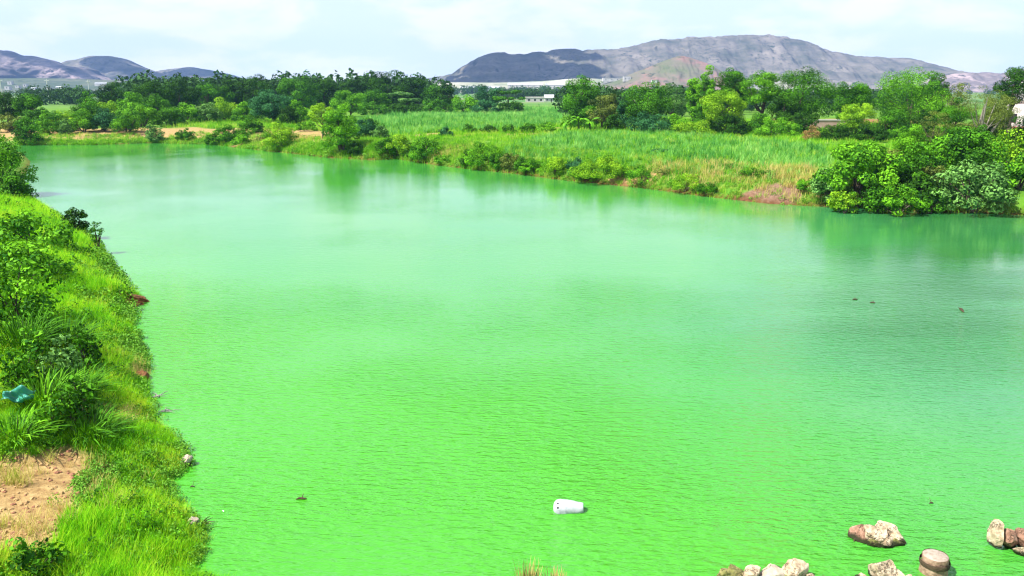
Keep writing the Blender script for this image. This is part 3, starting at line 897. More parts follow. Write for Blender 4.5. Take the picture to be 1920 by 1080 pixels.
plant('tree', 'bright tree over the dark hedge at right of wall', T, 1592, 112, 143, 66, 'round', 'mid', .25)
plant('tree', 'yellow-green low tree in front of the dark hedge', T, 1604, 106, 188, 60, 'round', 'lime', .22)
plant('tree', 'wide green tree with the broadest crown at right', T, 1695, 112, 122, 120, 'round', 'bright', .2)
plant('tree', 'dark green tree on right shoulder of the broadest crown', T, 1740, 114, 128, 56, 'round', 'mid', .2)
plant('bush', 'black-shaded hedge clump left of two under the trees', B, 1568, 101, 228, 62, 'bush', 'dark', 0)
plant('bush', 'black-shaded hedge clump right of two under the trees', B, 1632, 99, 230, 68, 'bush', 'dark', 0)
plant('bush', 'tan dry shrub between pink wall and dark hedge', B, 1523, 101, 232, 34, 'bush', leaf_mat('leaf_dry', (.20, .12, .04), (.42, .28, .10)), 0, dens=2)
# -- right bank mass
plant('bush', 'bright shrub standing up behind the overhanging waterside bush', B, 1702, 64, 222, 66, 'bush', 'bright', 0)
plant('tree', 'feathery olive tree with pale bare branches near right edge', T, 1838, 68, 160, 100, 'feather', 'olive', .30, dens=1.3, bark=PALE_BARK)
plant('tree', 'thin olive tree left of the feathery pale-branched tree', T, 1748, 72, 205, 60, 'feather', 'olive', .25, dens=1.5)
plant('tree', 'dark-leaved tree cut by the right frame edge on skyline', T, 1893, 105, 124, 64, 'round', 'dark', .35)
plant('tree', 'dull olive tree left of the white domed building', T, 1785, 125, 152, 62, 'round', 'olive', .25, dens=2)
plant('bush', 'wide overhanging bush with black hollow beneath at the water', B, 1612, 56.0, 258, 150, 'bush', 'bright', 0.22, leaf=.2, dens=5)
plant('bush', 'blue-green bush at the left foot of the overhanging bush', B, 1560, 56.5, 300, 74, 'bush', 'pale', 0, leaf=.15)
plant('bush', 'dark bush filling the middle of the right bank thicket', B, 1720, 57, 262, 110, 'bush', 'mid', 0, leaf=.2)
plant('bush', 'small bright shrub drooping into the water at right bank', B, 1692, 52.6, 342, 82, 'dome', 'bright', 0, leaf=.15)
plant('bush', 'large pale-leaved bush at the waterside near right edge', B, 1832, 53.5, 292, 150, 'bush', 'pale', 0, leaf=.22, dens=4)
plant('bush', 'dark green bush above the large pale-leaved bush', B, 1812, 58, 230, 130, 'bush', 'mid', 0, leaf=.2)
plant('bush', 'bright green bush cut by the right frame edge on bank', B, 1915, 55, 282, 90, 'bush', 'bright', 0, leaf=.2)
plant('bush', 'yellow-green bush below the domed building at right edge', B, 1890, 64, 232, 80, 'bush', 'lime', 0, leaf=.18, dens=2)
# -- left bank
plant('bush', 'tall leafy bush leaning over the water at upper left edge', B, 0, 62, 243, 104, 'bush', 'bright', 0, leaf=.16, dens=3.2)
plant('bush', 'olive bush with dark side below the upper left bush', B, 18, 55, 318, 66, 'bush', 'mid', 0, leaf=.15)
plant('bush', 'small blackish bush standing at the left bank edge', B, 133, 43.5, 392, 40, 'round', 'dark', .02, leaf=.14)
plant('sapling', 'thin leafy sapling right of the small blackish bush', 'sapling', 171, 39.5, 414, 22, 'feather', 'mid', .1, leaf=.12, dens=2)
plant('bush', 'broad-leaved creeper mound at upper left bank, back of three', B, 45, 36, 392, 150, 'bush', 'bright', 0, leaf=.19, dens=2.8)
plant('bush', 'broad-leaved creeper mound at upper left bank, middle of three', B, 30, 29.5, 425, 160, 'bush', 'bright', 0, leaf=.17, dens=2.8)
plant('bush', 'broad-leaved creeper mound at left bank, nearest of three', B, 20, 24, 480, 170, 'bush', 'bright', 0, leaf=.15, dens=2.8)
plant('bush', 'dark broad-leaved bush in the bottom left corner', B, 25, 11.2, 1000, 110, 'bush', 'mid', 0, leaf=.10, dens=2.4)

plant('bush', 'dense green bush filling behind the sand strip, left end', B, 80, 142, 196, 70, 'bush', 'mid', 0)
plant('bush', 'dense dark bush filling behind the sand strip, centre', B, 170, 143, 184, 74, 'bush', 'mid', 0)
plant('bush', 'dense bush filling behind the curved bright bush', B, 268, 142, 186, 60, 'bush', 'bright', 0)
plant('bush', 'shaded bush at the left foot of the mounded pair', B, 312, 145, 196, 62, 'bush', 'mid', 0)
plant('bush', 'pale bush squeezed between the two mounded bushes', B, 388, 152, 186, 50, 'bush', 'pale', 0)
plant('bush', 'green bush between lime mound and blue-green tree', B, 462, 156, 184, 56, 'bush', 'bright', 0)
plant('bush', 'dark bush at the right foot of the blue-green tree', B, 542, 140, 196, 40, 'bush', 'dark', 0)
plant('bush', 'bright bush behind the yellow-green waterside tree', B, 640, 165, 180, 60, 'bush', 'bright', 0)
plant('bush', 'dark bush under the tallest treeline tree, left', B, 700, 205, 188, 60, 'bush', 'mid', 0)
plant('bush', 'dark bush under the tallest treeline tree, right', B, 760, 210, 186, 64, 'bush', 'dark', 0)
plant('bush', 'dark bush between treeline trees at the back of far field', B, 820, 212, 182, 60, 'bush', 'mid', 0)
plant('bush', 'grey-green bush right of the round bright treeline tree', B, 912, 215, 184, 52, 'bush', 'blue', 0)
plant('bush', 'dark bush closing the right end of the far treeline', B, 956, 216, 186, 48, 'bush', 'dark', 0)
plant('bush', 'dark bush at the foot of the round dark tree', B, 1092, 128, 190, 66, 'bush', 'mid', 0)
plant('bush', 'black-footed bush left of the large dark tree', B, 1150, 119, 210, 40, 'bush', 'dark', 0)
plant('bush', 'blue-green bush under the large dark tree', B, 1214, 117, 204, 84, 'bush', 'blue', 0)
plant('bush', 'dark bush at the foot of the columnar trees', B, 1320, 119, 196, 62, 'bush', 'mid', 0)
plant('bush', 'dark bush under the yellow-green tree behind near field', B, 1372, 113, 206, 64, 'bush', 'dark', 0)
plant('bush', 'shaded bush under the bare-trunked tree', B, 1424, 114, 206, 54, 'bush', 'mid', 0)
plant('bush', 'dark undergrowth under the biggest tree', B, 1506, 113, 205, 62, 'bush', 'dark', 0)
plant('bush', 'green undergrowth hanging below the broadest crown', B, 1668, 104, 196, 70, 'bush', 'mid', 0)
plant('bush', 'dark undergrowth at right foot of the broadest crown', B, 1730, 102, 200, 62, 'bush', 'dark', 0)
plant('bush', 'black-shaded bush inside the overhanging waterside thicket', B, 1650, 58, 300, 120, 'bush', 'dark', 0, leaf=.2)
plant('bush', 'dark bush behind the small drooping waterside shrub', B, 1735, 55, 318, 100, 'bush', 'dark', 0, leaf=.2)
plant('bush', 'mid-green bush crowning the right bank thicket', B, 1765, 61, 244, 90, 'bush', 'bright', 0, leaf=.2)
plant('bush', 'low bright waterside bush left of the overhanging bush', B, 1590, 53.5, 352, 56, 'dome', 'lime', 0, leaf=.14)
plant('bush', 'low lime waterside bush on the dry grass slope', B, 1290, 66, 322, 58, 'bush', 'lime', 0, dens=2.5)
plant('bush', 'olive bush above the pink soil of the far bank', B, 1475, 63, 312, 60, 'bush', 'olive', 0, dens=2.5)
plant('bush', 'green bush on the dry slope left of dark leafy bush', B, 1370, 66, 318, 44, 'bush', 'mid', 0, dens=3)
plant('bush', 'low bright bush at the waterline below tan soil', B, 830, 94, 290, 44, 'dome', 'bright', 0)
plant('bush', 'low lime bush between hollow-footed bush and yellowish bush', B, 1000, 79, 296, 50, 'dome', 'bright', 0)
plant('bush', 'broad-leaved creeper mound spilling toward water on left bank', B, 78, 31, 470, 90, 'bush', 'bright', 0, leaf=.19, dens=2.8)

for k_, (px, Y, top, w, pal, lab) in enumerate([
        (664, 110, 258, 28, 'dark', 'dark rounded bush at waterline below the far field corner'),
        (722, 104, 250, 36, 'mid', 'dark rounded bush at waterline left of the lime sloping bush'),
        (778, 99, 262, 40, 'dark', 'dark bush between the two sloping waterside bushes'),
        (880, 87, 276, 36, 'dark', 'black-shaded bush left of the hollow-footed bush'),
        (932, 84, 280, 34, 'mid', 'green bush touching right side of hollow-footed bush'),
        (985, 80, 288, 44, 'mid', 'dark rounded bush at the waterline before the near field corner'),
        (1100, 73, 302, 44, 'mid', 'dark bush at left foot of the big lime waterside bush'),
        (1172, 70, 308, 46, 'bright', 'round green bush at right foot of the big lime bush'),
        (1250, 68, 318, 44, 'olive', 'olive bush in the straw grass right of the lime bush'),
        (1330, 64, 340, 46, 'mid', 'dark low bush at the waterline below the straw grass'),
        (1440, 62, 318, 50, 'mid', 'leafy bush above the pink soil, right of the dark leafy bush'),
        (1525, 58, 330, 56, 'bright', 'green bush joining pink soil bank to the right thicket'),
        (545, 116, 250, 44, 'mid', 'dark bush on the tan slope left of the yellow-green tree'),
        (400, 122, 244, 40, 'mid', 'low dark bush left of the pair at the end of the sand'),
        (345, 126, 238, 34, 'mid', 'low bush on the sand strip between pale shrub and dark bush'),
        (880, 118, 231, 30, 'mid', 'small dark shrub on the field edge, first left of the path'),
        (918, 117, 232, 34, 'dark', 'small dark shrub on the field edge, second left of the path'),
        (955, 116, 231, 30, 'mid', 'small dark shrub on the field edge, third left of the path'),
        (990, 116, 229, 34, 'mid', 'small green shrub on the field edge above the tan path'),
        (1025, 117, 226, 34, 'bright', 'small bright shrub on the field edge left of the banana plants'),
        (1868, 72, 240, 50, 'mid', 'leafy bush on the bank below the domed building')]):
    plant('bush', lab, B, px, Y, top, w, 'dome', pal, 0)

for px, Y, top, w, pal, lab in [
        (1650, 53.6, 330, 60, 'mid', 'dark green bush filling the gap left of the drooping shrub'),
        (1752, 53.4, 346, 60, 'mid', 'rough green bush between the drooping shrub and pale-leaved bush'),
        (1745, 56, 300, 70, 'olive', 'brownish-green scrub bush in the middle of the thicket'),
        (1880, 53.8, 340, 60, 'mid', 'rough green bush between pale-leaved bush and the frame edge'),
        (1660, 60, 268, 70, 'olive', 'olive scrub bush behind the overhanging bush')]:
    plant('bush', lab, B, px, Y, top, w, 'bush', pal, 0, leaf=.17)

plant('tree', 'dusty green tree behind the thicket, right of the broadest crown', T, 1790, 84, 178, 58, 'round', 'mid', .12)
plant('tree', 'dark olive tree between the feathery tree and skyline tree', T, 1862, 88, 172, 56, 'round', 'olive', .15)
plant('bush', 'dark scrub bush in front of the feathery tree', B, 1842, 66, 226, 60, 'bush', 'mid', 0)
plant('bush', 'dark scrub bush right of the feathery tree', B, 1905, 68, 214, 56, 'bush', 'dark', 0)

# banana plants by the far field


def banana(px, Y, top, label):
    rs = np.random.RandomState(int(px)); x = xat(px, Y, 3); z0 = gz(x, Y); H = zat(top, Y) - z0
    root = empty('banana_plant', (x, Y, z0))
    v_, f_ = tubes([([(0, 0, -.2), (0, 0, H * .3), (0, 0, H * .55)], [.16, .13, .08])], 8)
    obj('stem', mesh_np('stem', v_, f_, True), STEM, root)
    for k in range(8):
        a = k * 2.4 + rs.uniform(-.3, .3); ln = H * rs.uniform(.5, .75); up = rs.uniform(.35, 1.1)
        V_, F_ = [], []
        for i in range(7):
            s = i / 6
            r_ = ln * s * .85; zz = H * .5 + ln * (up * s - .95 * s * s * (1.2 - .4 * up))
            w_ = .26 * math.sin(math.pi * min(1, s * .85 + .12))
            c_ = Vector((math.cos(a) * r_, math.sin(a) * r_, zz)); sd = Vector((-math.sin(a), math.cos(a), 0)) * w_
            V_ += [c_ - sd - Vector((0, 0, w_ * .3)), c_, c_ + sd - Vector((0, 0, w_ * .3))]
        for i in range(6):
            for q in (0, 1): F_.append((i * 3 + q, i * 3 + q + 1, i * 3 + q + 4, i * 3 + q + 3))
        obj('leaf', mesh_np('leaf', [tuple(q) for q in V_], F_, True, rs.uniform(.1, .9, len(V_))), LM['bright'], root)
    return tag(root, label, 'banana plant')


for px, Y, top, lab in ((1062, 118, 212, 'banana plant at the left of the roadside clump beside the near field'),
                        (1085, 117, 203, 'tallest banana plant in the middle of the clump by near field'),
                        (1106, 118, 209, 'banana plant at the right of the clump, beneath the olive tree')):
    banana(px, Y, top, lab)

# ---------------------------------------------------------------- reeds on the left bank


def reed_clump(px, Y, hpx, label, n, wid, mat, name='reed_clump', spread=.5, lw=.02):
    rs = np.random.RandomState(int(px * 3 + Y)); x = xat(px, Y, 2); z0 = max(gz(x, Y), 0.0); H = hpx * mpp(Y)
    root = empty(name, (x, Y, z0))
    V_, F_, T_ = [], [], []
    k0 = 0
    for i in range(n):
        a = rs.uniform(0, 6.283); r0 = spread * math.sqrt(rs.rand()); ln = H * rs.uniform(.55, 1.15); arch = rs.uniform(.15, .9) * wid
        bx, by = r0 * math.cos(a), r0 * math.sin(a); a2 = a + rs.uniform(-.7, .7); tw = rs.uniform(0, 6.283); w = lw * rs.uniform(.6, 1.2); tt = rs.rand()
        for s in (0, .2, .4, .6, .8, 1):
            rr = arch * s * s
            zz = ln * (s - .42 * s ** 3 * min(1, arch))
            ww = w * (1 - s) ** .6 * (.5 + s) if s < 1 else .002
            sd = (-math.sin(a2) * ww, math.cos(a2) * ww)
            V_ += [(bx + math.cos(a2) * rr - sd[0], by + math.sin(a2) * rr - sd[1], zz), (bx + math.cos(a2) * rr + sd[0], by + math.sin(a2) * rr + sd[1], zz + ww * .5)]
            T_ += [tt, tt]
        for j in range(5): F_.append((k0 + 2 * j, k0 + 2 * j + 1, k0 + 2 * j + 3, k0 + 2 * j + 2))
        k0 += 12
    obj('leaf_blades', mesh_np('leaf_blades', V_, F_, False, T_), mat, root)
    paths = []
    for i in range(8):
        a = rs.uniform(0, 6.283); r0 = spread * .7 * math.sqrt(rs.rand())
        paths.append(([(r0 * math.cos(a), r0 * math.sin(a), -.1), (r0 * 1.1 * math.cos(a), r0 * 1.1 * math.sin(a), H * .35), (r0 * 1.5 * math.cos(a), r0 * 1.5 * math.sin(a), H * .7)], [.018, .014, .005]))
    v_, f_ = tubes(paths, 5)
    obj('stem', mesh_np('stem', v_, f_, True), STEM, root)
    return tag(root, label, 'reeds')


for a in ((110, 21.5, 92, 'tall grey-green reed clump with dark gaps on left bank, rearmost', 300, 1.2, LM['mid']),
          (35, 20.5, 100, 'dense reed clump at left frame edge behind the turquoise scrap', 320, 1.3, LM['mid']),
          (125, 18.2, 78, 'dark reed clump nearest the water beside yellow grass', 260, 1.1, LM['mid']),
          (70, 17.4, 74, 'bright reed clump right behind the turquoise scrap', 240, 1.0, LM['bright']),
          (150, 16.3, 52, 'short bright reed clump left of the dry brown grass patch', 240, 1.1, LM['mid']),
          (12, 15.6, 46, 'short bright reed clump at left edge in front of turquoise scrap', 220, 1.0, LM['bright'])):
    reed_clump(*a)
for px, Y, top, w, pal, lab in ((60, 21.5, 545, 70, 'mid', 'leafy grey-green shrub rising behind the reeds on left bank'), (95, 19, 610, 66, 'pale', 'pale leafy shrub tangled into the reed clumps'),
                                (20, 18, 640, 70, 'mid', 'dark leafy shrub at left edge among the reeds'), (130, 17, 690, 60, 'mid', 'dark low shrub casting shade beside the dry brown grass'),
                                (70, 16, 735, 60, 'bright', 'low leafy shrub hanging over the turquoise scrap'),
                                (140, 20.5, 590, 56, 'mid', 'leafy shrub right of the pale one, nearest the yellow grass'),
                                (105, 16.5, 705, 56, 'mid', 'dark leafy shrub in the middle of the reed tangle'),
                                (45, 19.5, 600, 60, 'bright', 'bright leafy shrub between creeper mound and reeds')):
    plant('shrub', lab, 'shrub', px, Y, top, w, 'bush', pal, 0, leaf=.11, dens=2.2)

# turquoise plastic scrap among the reeds
TURQ = noise_mat('turquoise_plastic', [(.02, .20, .15), (.06, .34, .24)], 6, .35, spec=.5)
x, y, z = gpix(40, 772)
rs = np.random.RandomState(4)
g = np.linspace(-1, 1, 14); A, Bq = np.meshgrid(g, g)
hh = .12 * np.sin(A * 4 + Bq * 2) + .1 * np.sin(Bq * 5 - A) + rs.normal(0, .03, A.shape) + .16 * (1 - A ** 2) * (1 - Bq ** 2)
q = (np.arange(13)[:, None] * 14 + np.arange(13)[None, :]).ravel()
o = obj('plastic_scrap', mesh_np('plastic_scrap', np.column_stack([(A * .30).ravel(), (Bq * .2).ravel(), hh.ravel() * .8]), np.column_stack([q, q + 1, q + 15, q + 14])), TURQ, loc=(x, y, z + .38))
o.rotation_euler = (R(35), R(8), .3)
so = o.modifiers.new('thick', 'SOLIDIFY'); so.thickness = .006
tag(o, 'crumpled turquoise plastic scrap caught among reeds at left edge', 'plastic scrap')

# ---------------------------------------------------------------- scattered grass, crops and weeds (geometry nodes)


def tuft(name, n, h, spread, w, arch, mat, seed, segs=3):
    rs = np.random.RandomState(seed)
    V_, F_, T_, k0 = [], [], [], 0
    for i in range(n):
        a = rs.uniform(0, 6.283); r0 = spread * math.sqrt(rs.rand()); a2 = rs.uniform(0, 6.283)
        ln = h * rs.uniform(.5, 1.15); ar = arch * rs.uniform(.2, 1.2); bx, by = r0 * math.cos(a), r0 * math.sin(a); tt = rs.rand()
        sx_, sy_ = -math.sin(a2) * w, math.cos(a2) * w
        for j in range(segs + 1):
            s = j / segs; ww = (1 - s) ** .7 + .03
            rr = ar * s * s; zz = ln * (s - .25 * min(1.2, ar / h) * s * s)
            cx_, cy_ = bx + math.cos(a2) * rr, by + math.sin(a2) * rr
            V_ += [(cx_ - sx_ * ww, cy_ - sy_ * ww, zz), (cx_ + sx_ * ww, cy_ + sy_ * ww, zz)]
            T_ += [tt, tt]
        for j in range(segs): F_.append((k0 + 2 * j, k0 + 2 * j + 1, k0 + 2 * j + 3, k0 + 2 * j + 2))
        k0 += 2 * (segs + 1)
    me = mesh_np(name, V_, F_, False, T_); me.materials.append(mat)
    return bpy.data.objects.new(name, me)


def weed(name, n, h, spread, leaf, mat, seed):
    rs = np.random.RandomState(seed)
    d = rdir(rs, n); P_ = np.column_stack([d[:, 0] * spread, d[:, 1] * spread, np.abs(d[:, 2]) * h]) * (rs.uniform(.3, 1, n) ** .5)[:, None]
    nr = d * .4 + rs.normal(size=(n, 3)) * .5 + np.array([0, 0, .6]); nr /= np.linalg.norm(nr, axis=1)[:, None]
    V_, F_, T_ = leaves_mesh(rs, P_, nr, leaf, .6, rs.rand(n))
    me = mesh_np(name, V_, F_, False, T_); me.materials.append(mat)
    return bpy.data.objects.new(name, me)


def scatter(name, label, cat, xy, z, scale, protos, seed):
    rs = np.random.RandomState(seed); n_ = len(xy)
    me = bpy.data.meshes.new(name); me.vertices.add(n_)
    me.vertices.foreach_set('co', np.column_stack([xy, z]).astype(np.float32).ravel())
    for nm, ty, val in (('rz', 'FLOAT', rs.uniform(0, 6.283, n_)), ('sc', 'FLOAT', scale)):
        a = me.attributes.new(nm, ty, 'POINT'); a.data.foreach_set('value', np.asarray(val, np.float32))
    a = me.attributes.new('pick', 'INT', 'POINT'); a.data.foreach_set('value', rs.randint(0, len(protos), n_).astype(np.int32))
    ob = bpy.data.objects.new(name, me); C.objects.link(ob)
    ng = bpy.data.node_groups.new(name + '_nodes', 'GeometryNodeTree')
    ng.interface.new_socket('Geometry', in_out='INPUT', socket_type='NodeSocketGeometry')
    ng.interface.new_socket('Geometry', in_out='OUTPUT', socket_type='NodeSocketGeometry')
    nn = ng.nodes.new; LL = ng.links.new
    gi = nn('NodeGroupInput'); go = nn('NodeGroupOutput')
    m2p = nn('GeometryNodeMeshToPoints'); LL(gi.outputs[0], m2p.inputs['Mesh'])
    g2i = nn('GeometryNodeGeometryToInstance')
    for pr in protos:
        oi = nn('GeometryNodeObjectInfo'); oi.inputs['Object'].default_value = pr
        LL(oi.outputs['Geometry'], g2i.inputs[0])
    iop = nn('GeometryNodeInstanceOnPoints')
    LL(m2p.outputs[0], iop.inputs['Points']); LL(g2i.outputs[0], iop.inputs['Instance'])
    iop.inputs['Pick Instance'].default_value = True

    def na(nm, ty):
        q = nn('GeometryNodeInputNamedAttribute'); q.data_type = ty; q.inputs['Name'].default_value = nm
        return q.outputs['Attribute']
    LL(na('pick', 'INT'), iop.inputs['Instance Index'])
    cx_ = nn('ShaderNodeCombineXYZ'); LL(na('rz', 'FLOAT'), cx_.inputs[2])
    e2r = nn('FunctionNodeEulerToRotation'); LL(cx_.outputs[0], e2r.inputs[0]); LL(e2r.outputs[0], iop.inputs['Rotation'])
    LL(na('sc', 'FLOAT'), iop.inputs['Scale'])
    LL(iop.outputs[0], go.inputs[0])
    md = ob.modifiers.new('scatter', 'NODES'); md.node_group = ng
    tag(ob, label, cat, kind='stuff')
    return ob


G_LIME = grass_mat('grass_lime', [(.07, .30, .006), (.20, .58, .008), (.36, .70, .014), (.58, .70, .05)], .45, .42)
G_BANK = grass_mat('grass_bank', [(.06, .25, .006), (.16, .46, .010), (.30, .60, .03), (.50, .58, .10)], .3, .42)
G_DRY = grass_mat('grass_dry', [(.28, .38, .03), (.52, .52, .10), (.66, .54, .20), (.58, .36, .16)], .5, .35)
G_CROP = grass_mat('crop_leaf', [(.03, .18, .022), (.12, .38, .06), (.23, .55, .11), (.40, .62, .14)], .22, .35)
G_WEED = leaf_mat('weed_leaf', (.05, .20, .012), (.22, .46, .05))
G_BROWN = grass_mat('grass_brown', [(.30, .36, .05), (.50, .48, .11), (.60, .50, .18)], .8, .3)

# left bank grass
rs = np.random.RandomState(11)


def sample_left(n, dmax, ymin, ymax):
    Yy = ymin * (ymax / ymin) ** rs.rand(n)
    s_l = np.interp(Yy, left_s[:22, 1][np.argsort(left_s[:22, 1])], left_s[:22, 0][np.argsort(left_s[:22, 1])])
    Xx = s_l + 1.5 - rs.rand(n) * (dmax + 1.5)
    P_ = np.column_stack([Xx, Yy]); z_, d_ = ground(P_)
    keep = (d_ > -.12) & (P_[:, 0] > -.66 * (P_[:, 1] + 2) - 2)
    return P_[keep], z_[keep], d_[keep]


P1, z1, d1 = sample_left(52000, 9, 9.5, 70)
bare = np.maximum(ell(P1, 62, 935, 1.3, 1.35, 1.7), np.maximum(ell(P1, 45, 1010, 1.3, .55, .6), ell(P1, 180, 775, .9, .4, .5)))
bare = np.maximum(bare, np.maximum(ell(P1, 258, 566, .1, 1.0, .8), ell(P1, 262, 705, .2, .3, .5)) * .9)
k = rs.rand(len(P1)) > bare * 1.2
P1, z1, d1 = P1[k], z1[k], d1[k]
lush = .75 + .35 * wob(P1, 1.3, 7)
scatter('bank_grass', 'bright lime grass covering the left river bank', 'grass', P1, z1 - .02,
        np.clip(lush * rs.uniform(.6, 1.2, len(P1)) * (1 + np.clip((P1[:, 1] - 16) / 40, 0, .8)), .25, 2) * np.clip(.55 + d1 * .5, .5, 1),
        [tuft('grass_tuft', 26, .42, .16, .007, .22, G_LIME, 1), tuft('grass_tuft', 22, .55, .2, .008, .3, G_LIME, 2), tuft('grass_tuft', 30, .3, .2, .007, .18, G_LIME, 3)], 21)
P2, z2, d2 = sample_left(9000, 2.2, 9.5, 60)
k = (np.maximum(ell(P2, 258, 566, 0, 1.0, .8), ell(P2, 262, 705, .2, .3, .5)) < .4) & (d2 > -.1) & (d2 < 1.6) & (rs.rand(len(P2)) < .35 + .6 * (wob(P2, .9, 2) > 0))
scatter('bank_weeds', 'leafy green weeds along the left water edge', 'weeds', P2[k], np.maximum(z2[k], 0) - .01, rs.uniform(.5, 1.25, k.sum()) * np.clip(P2[k, 1] / 20, .8, 1.6),
        [weed('weed', 60, .25, .2, .06, G_WEED, 1), weed('weed', 46, .18, .24, .055, G_WEED, 2)], 22)
P6, z6, d6 = sample_left(9500, 9, 9.5, 62)
bare6 = np.maximum(ell(P6, 62, 935, 1.3, 1.3, 1.65), ell(P6, 45, 1010, 1.3, .5, .55))
k = (d6 > .3) & (rs.rand(len(P6)) > bare6 * .96) & (rs.rand(len(P6)) < .12 + .8 * (wob(P6, 1.0, 9) > .15))
scatter('bank_herbs', 'mixed leafy herbs standing in the left bank grass', 'weeds', P6[k], z6[k] - .02, rs.uniform(.35, 1.15, k.sum()) * np.clip(P6[k, 1] / 22, .8, 1.5),
        [weed('herb', 70, .42, .22, .07, LM['bright'], 31), weed('herb', 60, .5, .2, .08, LM['mid'], 32), weed('herb', 60, .34, .25, .065, LM['lime'], 33)], 27)
P7, z7, d7 = sample_left(9000, 9, 9.5, 16)
b7 = np.maximum(ell(P7, 62, 935, 1.3, 1.35, 1.7), ell(P7, 45, 1010, 1.3, .55, .6))
k = rs.rand(len(P7)) < b7 * .55


def clod(name, seed, mat):
    rg = random.Random(seed); bm = bmesh.new(); bmesh.ops.create_icosphere(bm, subdivisions=2, radius=.045)
    for v in bm.verts: v.co *= 1 + mnoise.noise(v.co * 30 + Vector((seed * 5, 0, 0))) * .5; v.co.z *= .7
    me = mesh_bm(name, bm); me.materials.append(mat)
    return bpy.data.objects.new(name, me)


scatter('soil_clods', 'loose tan and reddish clods on the bare soil patch', 'soil', P7[k], z7[k], rs.uniform(.15, 1.0, k.sum()) ** 1.5 * 1.3,
        [clod('clod', 1, noise_mat('clod_tan', [(.30, .18, .08), (.50, .34, .15)], 9, .95)), clod('clod', 2, noise_mat('clod_red', [(.20, .08, .045), (.36, .19, .11)], 9, .95))], 28)
P3, z3, d3 = sample_left(16000, 8, 9.5, 30)
m3 = np.maximum(ell(P3, 215, 690, .6, .7, 1.2), np.maximum(ell(P3, 190, 790, .9, .8, .8), ell(P3, 235, 540, .3, .7, 1.1))) + .3 * np.clip(ell(P3, 60, 935, 1.3, 1.5, 1.8) - ell(P3, 60, 935, 1.3, .9, 1.2), 0, 1)
m3 = np.maximum(m3, .35 * (wob(P3, .8, 12) > .38) * (d3 > .4))
k = rs.rand(len(P3)) < m3 * .8
scatter('dry_bank_grass', 'yellowed dry grass patches on the left bank', 'grass', P3[k], z3[k] - .02, rs.uniform(.5, 1.1, k.sum()),
        [tuft('dry_tuft', 24, .36, .16, .006, .26, G_DRY, 5), tuft('dry_tuft', 20, .3, .2, .006, .2, G_BROWN, 6)], 23)

# far bank grass


def sample_far(n, dmin, dmax, xlo=-75, xhi=50):
    seg = rs.randint(0, len(far_s) - 1, n * 3); wgt = np.hypot(*(far_s[1:] - far_s[:-1]).T); seg = rs.choice(len(far_s) - 1, n, p=wgt / wgt.sum())
    t_ = rs.rand(n); base_ = far_s[seg] * (1 - t_[:, None]) + far_s[seg + 1] * t_[:, None]
    tan = (far_s[seg + 1] - far_s[seg]); tan /= np.hypot(*tan.T)[:, None]
    nrm_ = np.column_stack([-tan[:, 1], tan[:, 0]])
    P_ = base_ + nrm_ * rs.uniform(dmin, dmax, n)[:, None] + rs.normal(0, .3, (n, 2))
    z_, d_ = ground(P_)
    k_ = (d_ > dmin) & (P_[:, 0] > xlo) & (P_[:, 0] < xhi)
    return P_[k_], z_[k_], d_[k_]


P4, z4, d4 = sample_far(30000, -.15, 7)
sandk = np.clip((d4 - 2.2) / 1.0, 0, 1) * (seg_dist(P4, sand_s) < 16) * (P4[:, 1] > 100)
tan_ = np.zeros(len(P4))
for a in ((840, 253, 1.6, 5, 3.5), (560, 262, 1.0, 5, 4), (1458, 362, .7, 1.7, 1.3), (1400, 372, .3, 2, .7), (490, 262, 1, 4, 4), (620, 243, 1.6, 7, 5)):
    tan_ = np.maximum(tan_, ell(P4, *a))
thick = (P4[:, 0] > 21) & (d4 > .6)
k = (rs.rand(len(P4)) > np.maximum(sandk * .84, tan_ * .85)) & ~thick & (rs.rand(len(P4)) < .55 + .6 * (wob(P4, 1.8, 6) > -.1))
scatter('far_bank_grass', 'green grass fringe along the far river bank', 'grass', P4[k], z4[k] - .03, rs.uniform(.35, 1.0, k.sum()) * np.clip(P4[k, 1] / 75, .8, 1.3),
        [tuft('far_tuft', 16, .5, .3, .016, .28, G_BANK, 7), tuft('far_tuft', 14, .65, .35, .018, .35, G_BANK, 8), weed('far_weed', 50, .4, .4, .13, G_WEED, 9)], 24)
P5, z5, d5 = sample_far(14000, .2, 7)
m5 = np.zeros(len(P5))
for a in ((1230, 328, .8, 5, 2.5), (1320, 330, 1, 5, 3), (1420, 335, 1.2, 5.5, 3.5), (1500, 340, 1, 3, 3), (1350, 360, .5, 3, 1.5), (560, 262, 1, 5, 3), (850, 285, .9, 3, 2)):
    m5 = np.maximum(m5, ell(P5, *a))
k = rs.rand(len(P5)) < m5 * .5 * (.35 + (wob(P5, 1.1, 8) > -.1))
scatter('dry_far_grass', 'straw-coloured dry grass on the right part of far bank', 'grass', P5[k], z5[k] - .03, rs.uniform(.6, 1.3, k.sum()),
        [tuft('straw_tuft', 18, .75, .3, .014, .45, G_DRY, 10), tuft('straw_tuft', 16, .55, .35, .014, .35, G_BROWN, 12)], 25)
